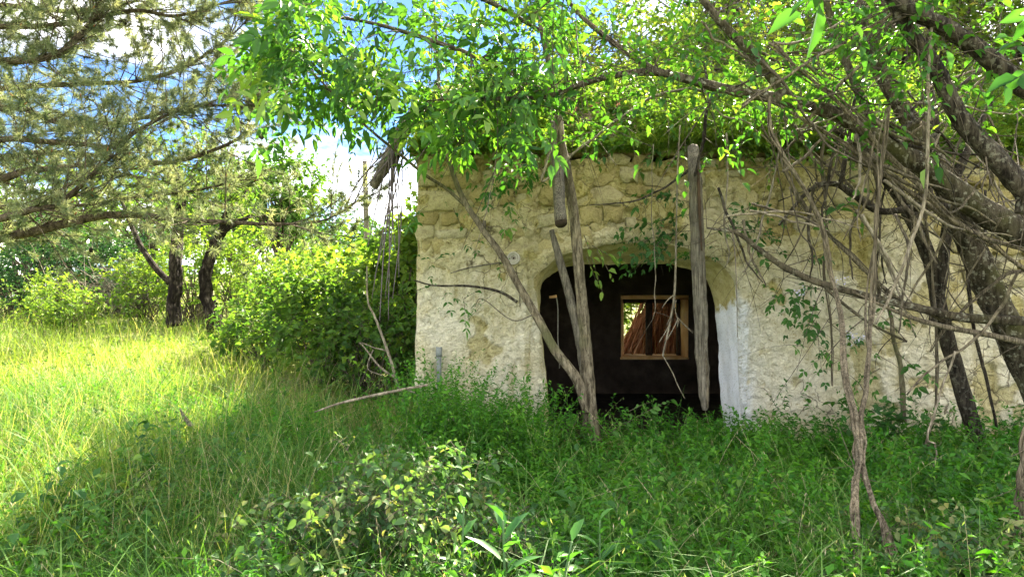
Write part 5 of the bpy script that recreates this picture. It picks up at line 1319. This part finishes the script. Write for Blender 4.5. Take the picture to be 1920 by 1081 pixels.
def weeds():
    r = np.random.default_rng(88)
    gt, gl = Geo(), Geo()
    def patch(n, x0, x1, y0, y1, h0, h1, nl, ls, A, thin=True):
        x = r.uniform(x0, x1, n); y = r.uniform(y0, y1, n)
        k = off_building(x, y) & (r.random(n) < np.clip(.25 + 1.6 * (fbm(x * 1.3, y * 1.3, 111, 3) - .25), .1, 1)); x, y = x[k], y[k]; n = len(x)
        p = np.column_stack([x, y, gz(x, y) - .02]); hh = r.uniform(h0, h1, n) * (.25 + 1.5 * fbm(x * 1.5, y * 1.5, 113, 3))
        leafy(gt, gl, p, rdir(n, r) * .35 + [0, 0, 1.0], hh, np.column_stack([r.normal(size=(n, 2)) * .15, np.full(n, -.12)]), .0022, nl, ls, .42, False, 0, t0=.25, spread=1.5, flat=.7, droop=.2, r=r, A=np.clip(r.normal(A, .16, n), 0, 1), K=4)
    patch(2700, -1.0, 5.6, 4.4, 6.98, .18, .52, 30, .044, .45)      # ferny mass before the door and along the wall
    patch(2500, -1.2, 4.6, 2.5, 4.6, .16, .58, 28, .044, .48)       # in front
    patch(900, -.95, .30, 5.5, 6.98, .45, .95, 38, .038, .6)
    patch(500, -2.2, -.9, 5.2, 6.98, .25, .55, 30, .032, .5)       # heap at the left foot of the wall
    patch(380, .25, 2.3, 6.9, 7.6, .15, .40, 26, .032, .35)
    patch(1100, -5.0, -1.2, 2.8, 7.5, .12, .38, 24, .036, .45)
    patch(600, 2.6, 5.6, 4.2, 6.9, .35, .75, 28, .050, .35)
    gt.build('weed_stems', M['stem_green']); o = bpy.data.objects['weed_stems']; tag(o, 'thin green weed stems standing before the doorway', 'weeds', kind='stuff')
    tag(gl.build('weeds', M['weed'], smooth=False), 'fine leaved green weeds crowding the doorway and the foot of the wall', 'weeds', kind='stuff')
    gt, gl = Geo(), Geo(); n = 1500
    x = r.uniform(-2.6, 4.2, n); y = r.uniform(2.5, 6.6, n); k = r.random(n) < sstep(.42, .62, fbm(x * .9, y * .9, 161, 3)); x, y = x[k], y[k]; n = len(x)
    p = np.column_stack([x, y, gz(x, y)])
    leafy(gt, gl, p, rdir(n, r) * .45 + [0, 0, 1.0], r.uniform(.22, .62, n), np.array([0, 0, -.12]), .003, 13, .062, .55, True, 0, spread=1.2, r=r, A=np.clip(r.normal(.55, .25, n), 0, 1))
    tag(gl.build('broad_weeds', M['leaf_ash'], smooth=False), 'patches of broader leaved weeds among the shaded grass', 'weeds', kind='stuff')
    tag(gt.build('broad_weed_stems', M['stem_green']), 'stems of the broader leaved weeds in the shade', 'weeds', kind='stuff')
    # broad leaved herbs in the meadow
    gt, gl = Geo(), Geo(); n = 1500
    x, y = scatter(r, n, -16, -1.6, 3.2, 19, 1.2); n = len(x); p = np.column_stack([x, y, gz(x, y)])
    leafy(gt, gl, p, rdir(n, r) * .5 + [0, 0, 1.0], r.uniform(.15, .5, n), np.array([0, 0, -.1]), .003, 12, .055, .5, False, 0, spread=1.2, r=r, A=np.clip(r.normal(.6, .2, n), 0, 1))
    gl.build('meadow_herbs', M['leaf_shrub'], None, smooth=False); tag(bpy.data.objects['meadow_herbs'], 'bright broad leaved herbs scattered through the meadow', 'herbs', kind='stuff')
    gt.build('herb_stems', M['stem_green']); tag(bpy.data.objects['herb_stems'], 'stems of the herbs scattered through the meadow', 'herbs', kind='stuff')
    # growth on the roof slope and hanging over the wall head
    g = Geo(); n = 15000; x = r.uniform(WL, 7.1, n); y = 6.92 + 2.2 * r.random(n) ** 1.5
    k = r.random(n) < np.clip(fbm(x * 1.2, y * 1.2, 121, 3) * 1.5, 0, 1); x, y = x[k], y[k]; n = len(x)
    x2 = r.uniform(WL, 7.1, 7000); y2 = 6.93 + .14 * r.random(7000); x = np.concatenate([x, x2]); y = np.concatenate([y, y2]); n = len(x)
    blades(g, x, y, r.uniform(.08, .36, n) * (1 - .75 * gap(x)), r.uniform(.004, .008, n), r.uniform(.3, 2.2, n), np.clip(r.normal(.35, .25, n), 0, 1), r, roof_z, dirs=np.array([0, -.9, 0]))
    tag(g.build('roof_grass', M['meadow'], smooth=False), 'half dry grass growing over the collapsed roof and wall head', 'grass', kind='stuff')
    gt, gl = Geo(), Geo(); n = 3000; x = r.uniform(WL, 7.0, n); y = 6.95 + 2.1 * r.random(n) ** 1.9; k = x > -.7 + .3 * r.random(n); x, y = x[k], y[k]; n = len(x); wl_ = np.where(gap(x) > .3, np.minimum(r.uniform(.15, .6, n), .06 + .2 * (y - 6.95)), r.uniform(.15, .6, n)); p = np.column_stack([x, y, roof_z(x, y)])
    leafy(gt, gl, p, rdir(n, r) * .5 + [0, 0, 1.0], wl_, np.array([0, 0, -.15]), .003, 14, .066, .55, False, 0, spread=1.2, r=r, A=np.clip(r.normal(.6, .2, n), 0, 1))
    n = 420; x = r.uniform(WL, 6.6, n); k = (gap(x) < .4) | (r.random(n) < .3); x = x[k]; n = len(x); y = r.uniform(6.90, 7.15, n); p = np.column_stack([x, y, roof_z(np.asarray(x), np.maximum(y, 7.0)) + .02])
    leafy(gt, gl, p, np.column_stack([r.normal(size=n) * .5, r.uniform(-.6, -.1, n), r.uniform(-.2, .7, n)]), r.uniform(.15, .5, n), np.array([0, 0, -.55]), .003, 12, .060, .58, False, 0, spread=1.1, r=r, A=np.clip(r.normal(.55, .25, n), 0, 1))
    gl.build('roof_weeds', M['leaf_shrub'], None, smooth=False); tag(bpy.data.objects['roof_weeds'], 'bright leafy weeds growing on the collapsed roof', 'weeds', kind='stuff')
    gt.build('roof_weed_stems', M['twig']); tag(bpy.data.objects['roof_weed_stems'], 'stems of the weeds on the collapsed roof', 'weeds', kind='stuff')
weeds()

# ------------------------------------------------------------------ foreground plants
def bramble(label, c, rad, h, n, seed, shade):
    r = np.random.default_rng(seed); z = float(gz(c[0], c[1]))
    root = thing('bramble_bush', (c[0], c[1], z), label, 'bush', 'brambles in the foreground')
    m = max(12, n // 9); a = r.uniform(0, 6.3, m); q = r.random(m) ** .5
    tip = np.column_stack([c[0] + np.cos(a) * q * rad, c[1] + np.sin(a) * q * rad * .8, z + h * (1 - .75 * q ** 2) * r.uniform(.6, 1.05, m)])
    p0 = np.array([c[0], c[1], z]) + r.normal(size=(m, 3)) * [rad * .4, rad * .3, 0]
    gb, gl = Geo(), Geo(); d = tip - p0; L = np.linalg.norm(d, axis=1); up = np.array([0, 0, -.45])
    twigs(gb, p0, norm(d) - up, L, up, .004, 7, .5, 5); gb.build('canes', M['twig'], root)
    gt = Geo(); i = r.integers(0, m, n); pp = tip[i] + r.normal(size=(n, 3)) * [.13, .11, .07]; pp[:, 2] = np.maximum(pp[:, 2], z + .03)
    leafy(gt, gl, pp, rdir(n, r, .1), r.uniform(.08, .2, n), np.array([0, 0, -.15]), .002, 5, .034, .72, True, 1, spread=1.1, flat=.6, r=r, A=np.clip(r.normal(shade, .2, n), 0, 1))
    gt.build('shoots', M['twig'], root); gl.build('foliage', M['leaf_bramble'], root, smooth=False)
bramble('bramble mound catching the sun in the middle of the foreground', (-.58, 3.30), .80, .78, 400, 1, .55)
bramble('low bramble spreading at the bottom edge below the sunlit mound', (-.95, 2.7), .5, .36, 160, 2, .35)
bramble('bramble patch catching the sun at the lower right corner', (2.25, 3.35), .62, .42, 200, 3, .6)
def milkweed(label, px, py, Y, h, n, seed, big=.2):
    r = np.random.default_rng(seed); b = P(px, py, Y); z = float(gz(b[0], b[1]))
    root = thing('tall_herb', (b[0], b[1], z), label, 'plant', 'broad leaved herbs in the foreground')
    top = np.array([b[0] + r.normal() * .02, b[1], b[2]]); g = Geo()
    c, _ = tube(g, [np.array([b[0], b[1], z]), (np.array([b[0], b[1], z]) + top) / 2 + r.normal(size=3) * .015, top], [.008, .007, .004], 8, 8, .05); g.build('stem', M['stem_green'], root)
    for k in range(n):
        t = .25 + .75 * k / (n - 1); p = c[min(int(t * (len(c) - 1)), len(c) - 1)]
        a = k * 1.9 + r.normal() * .3; el = .25 + .9 * t ** 2
        d = np.array([[math.cos(a), math.sin(a) * .8, el]]); gl = Geo()
        leaves(gl, p[None], d, np.array([[0, 0, 1.0]]) - .3 * d, big * r.uniform(.7, 1.1) * (1 - .35 * t ** 3), big * .22, None, True, .22, .22, r)
        gl.build('leaf', M['leaf_milkweed'], root)
milkweed('tallest broad leaved herb with lance leaves at the bottom middle', 940, 975, 2.75, .7, 13, 1, .24)
milkweed('broad leaved herb just left of the tallest one, partly behind the bramble', 868, 950, 3.0, .6, 10, 2, .19)
milkweed('broad leaved herb right of the tallest one at the bottom edge', 1052, 1015, 2.6, .5, 8, 3, .22)
milkweed('pale jagged herb low between the bramble and the doorway weeds', 1130, 975, 3.1, .4, 8, 4, .18)
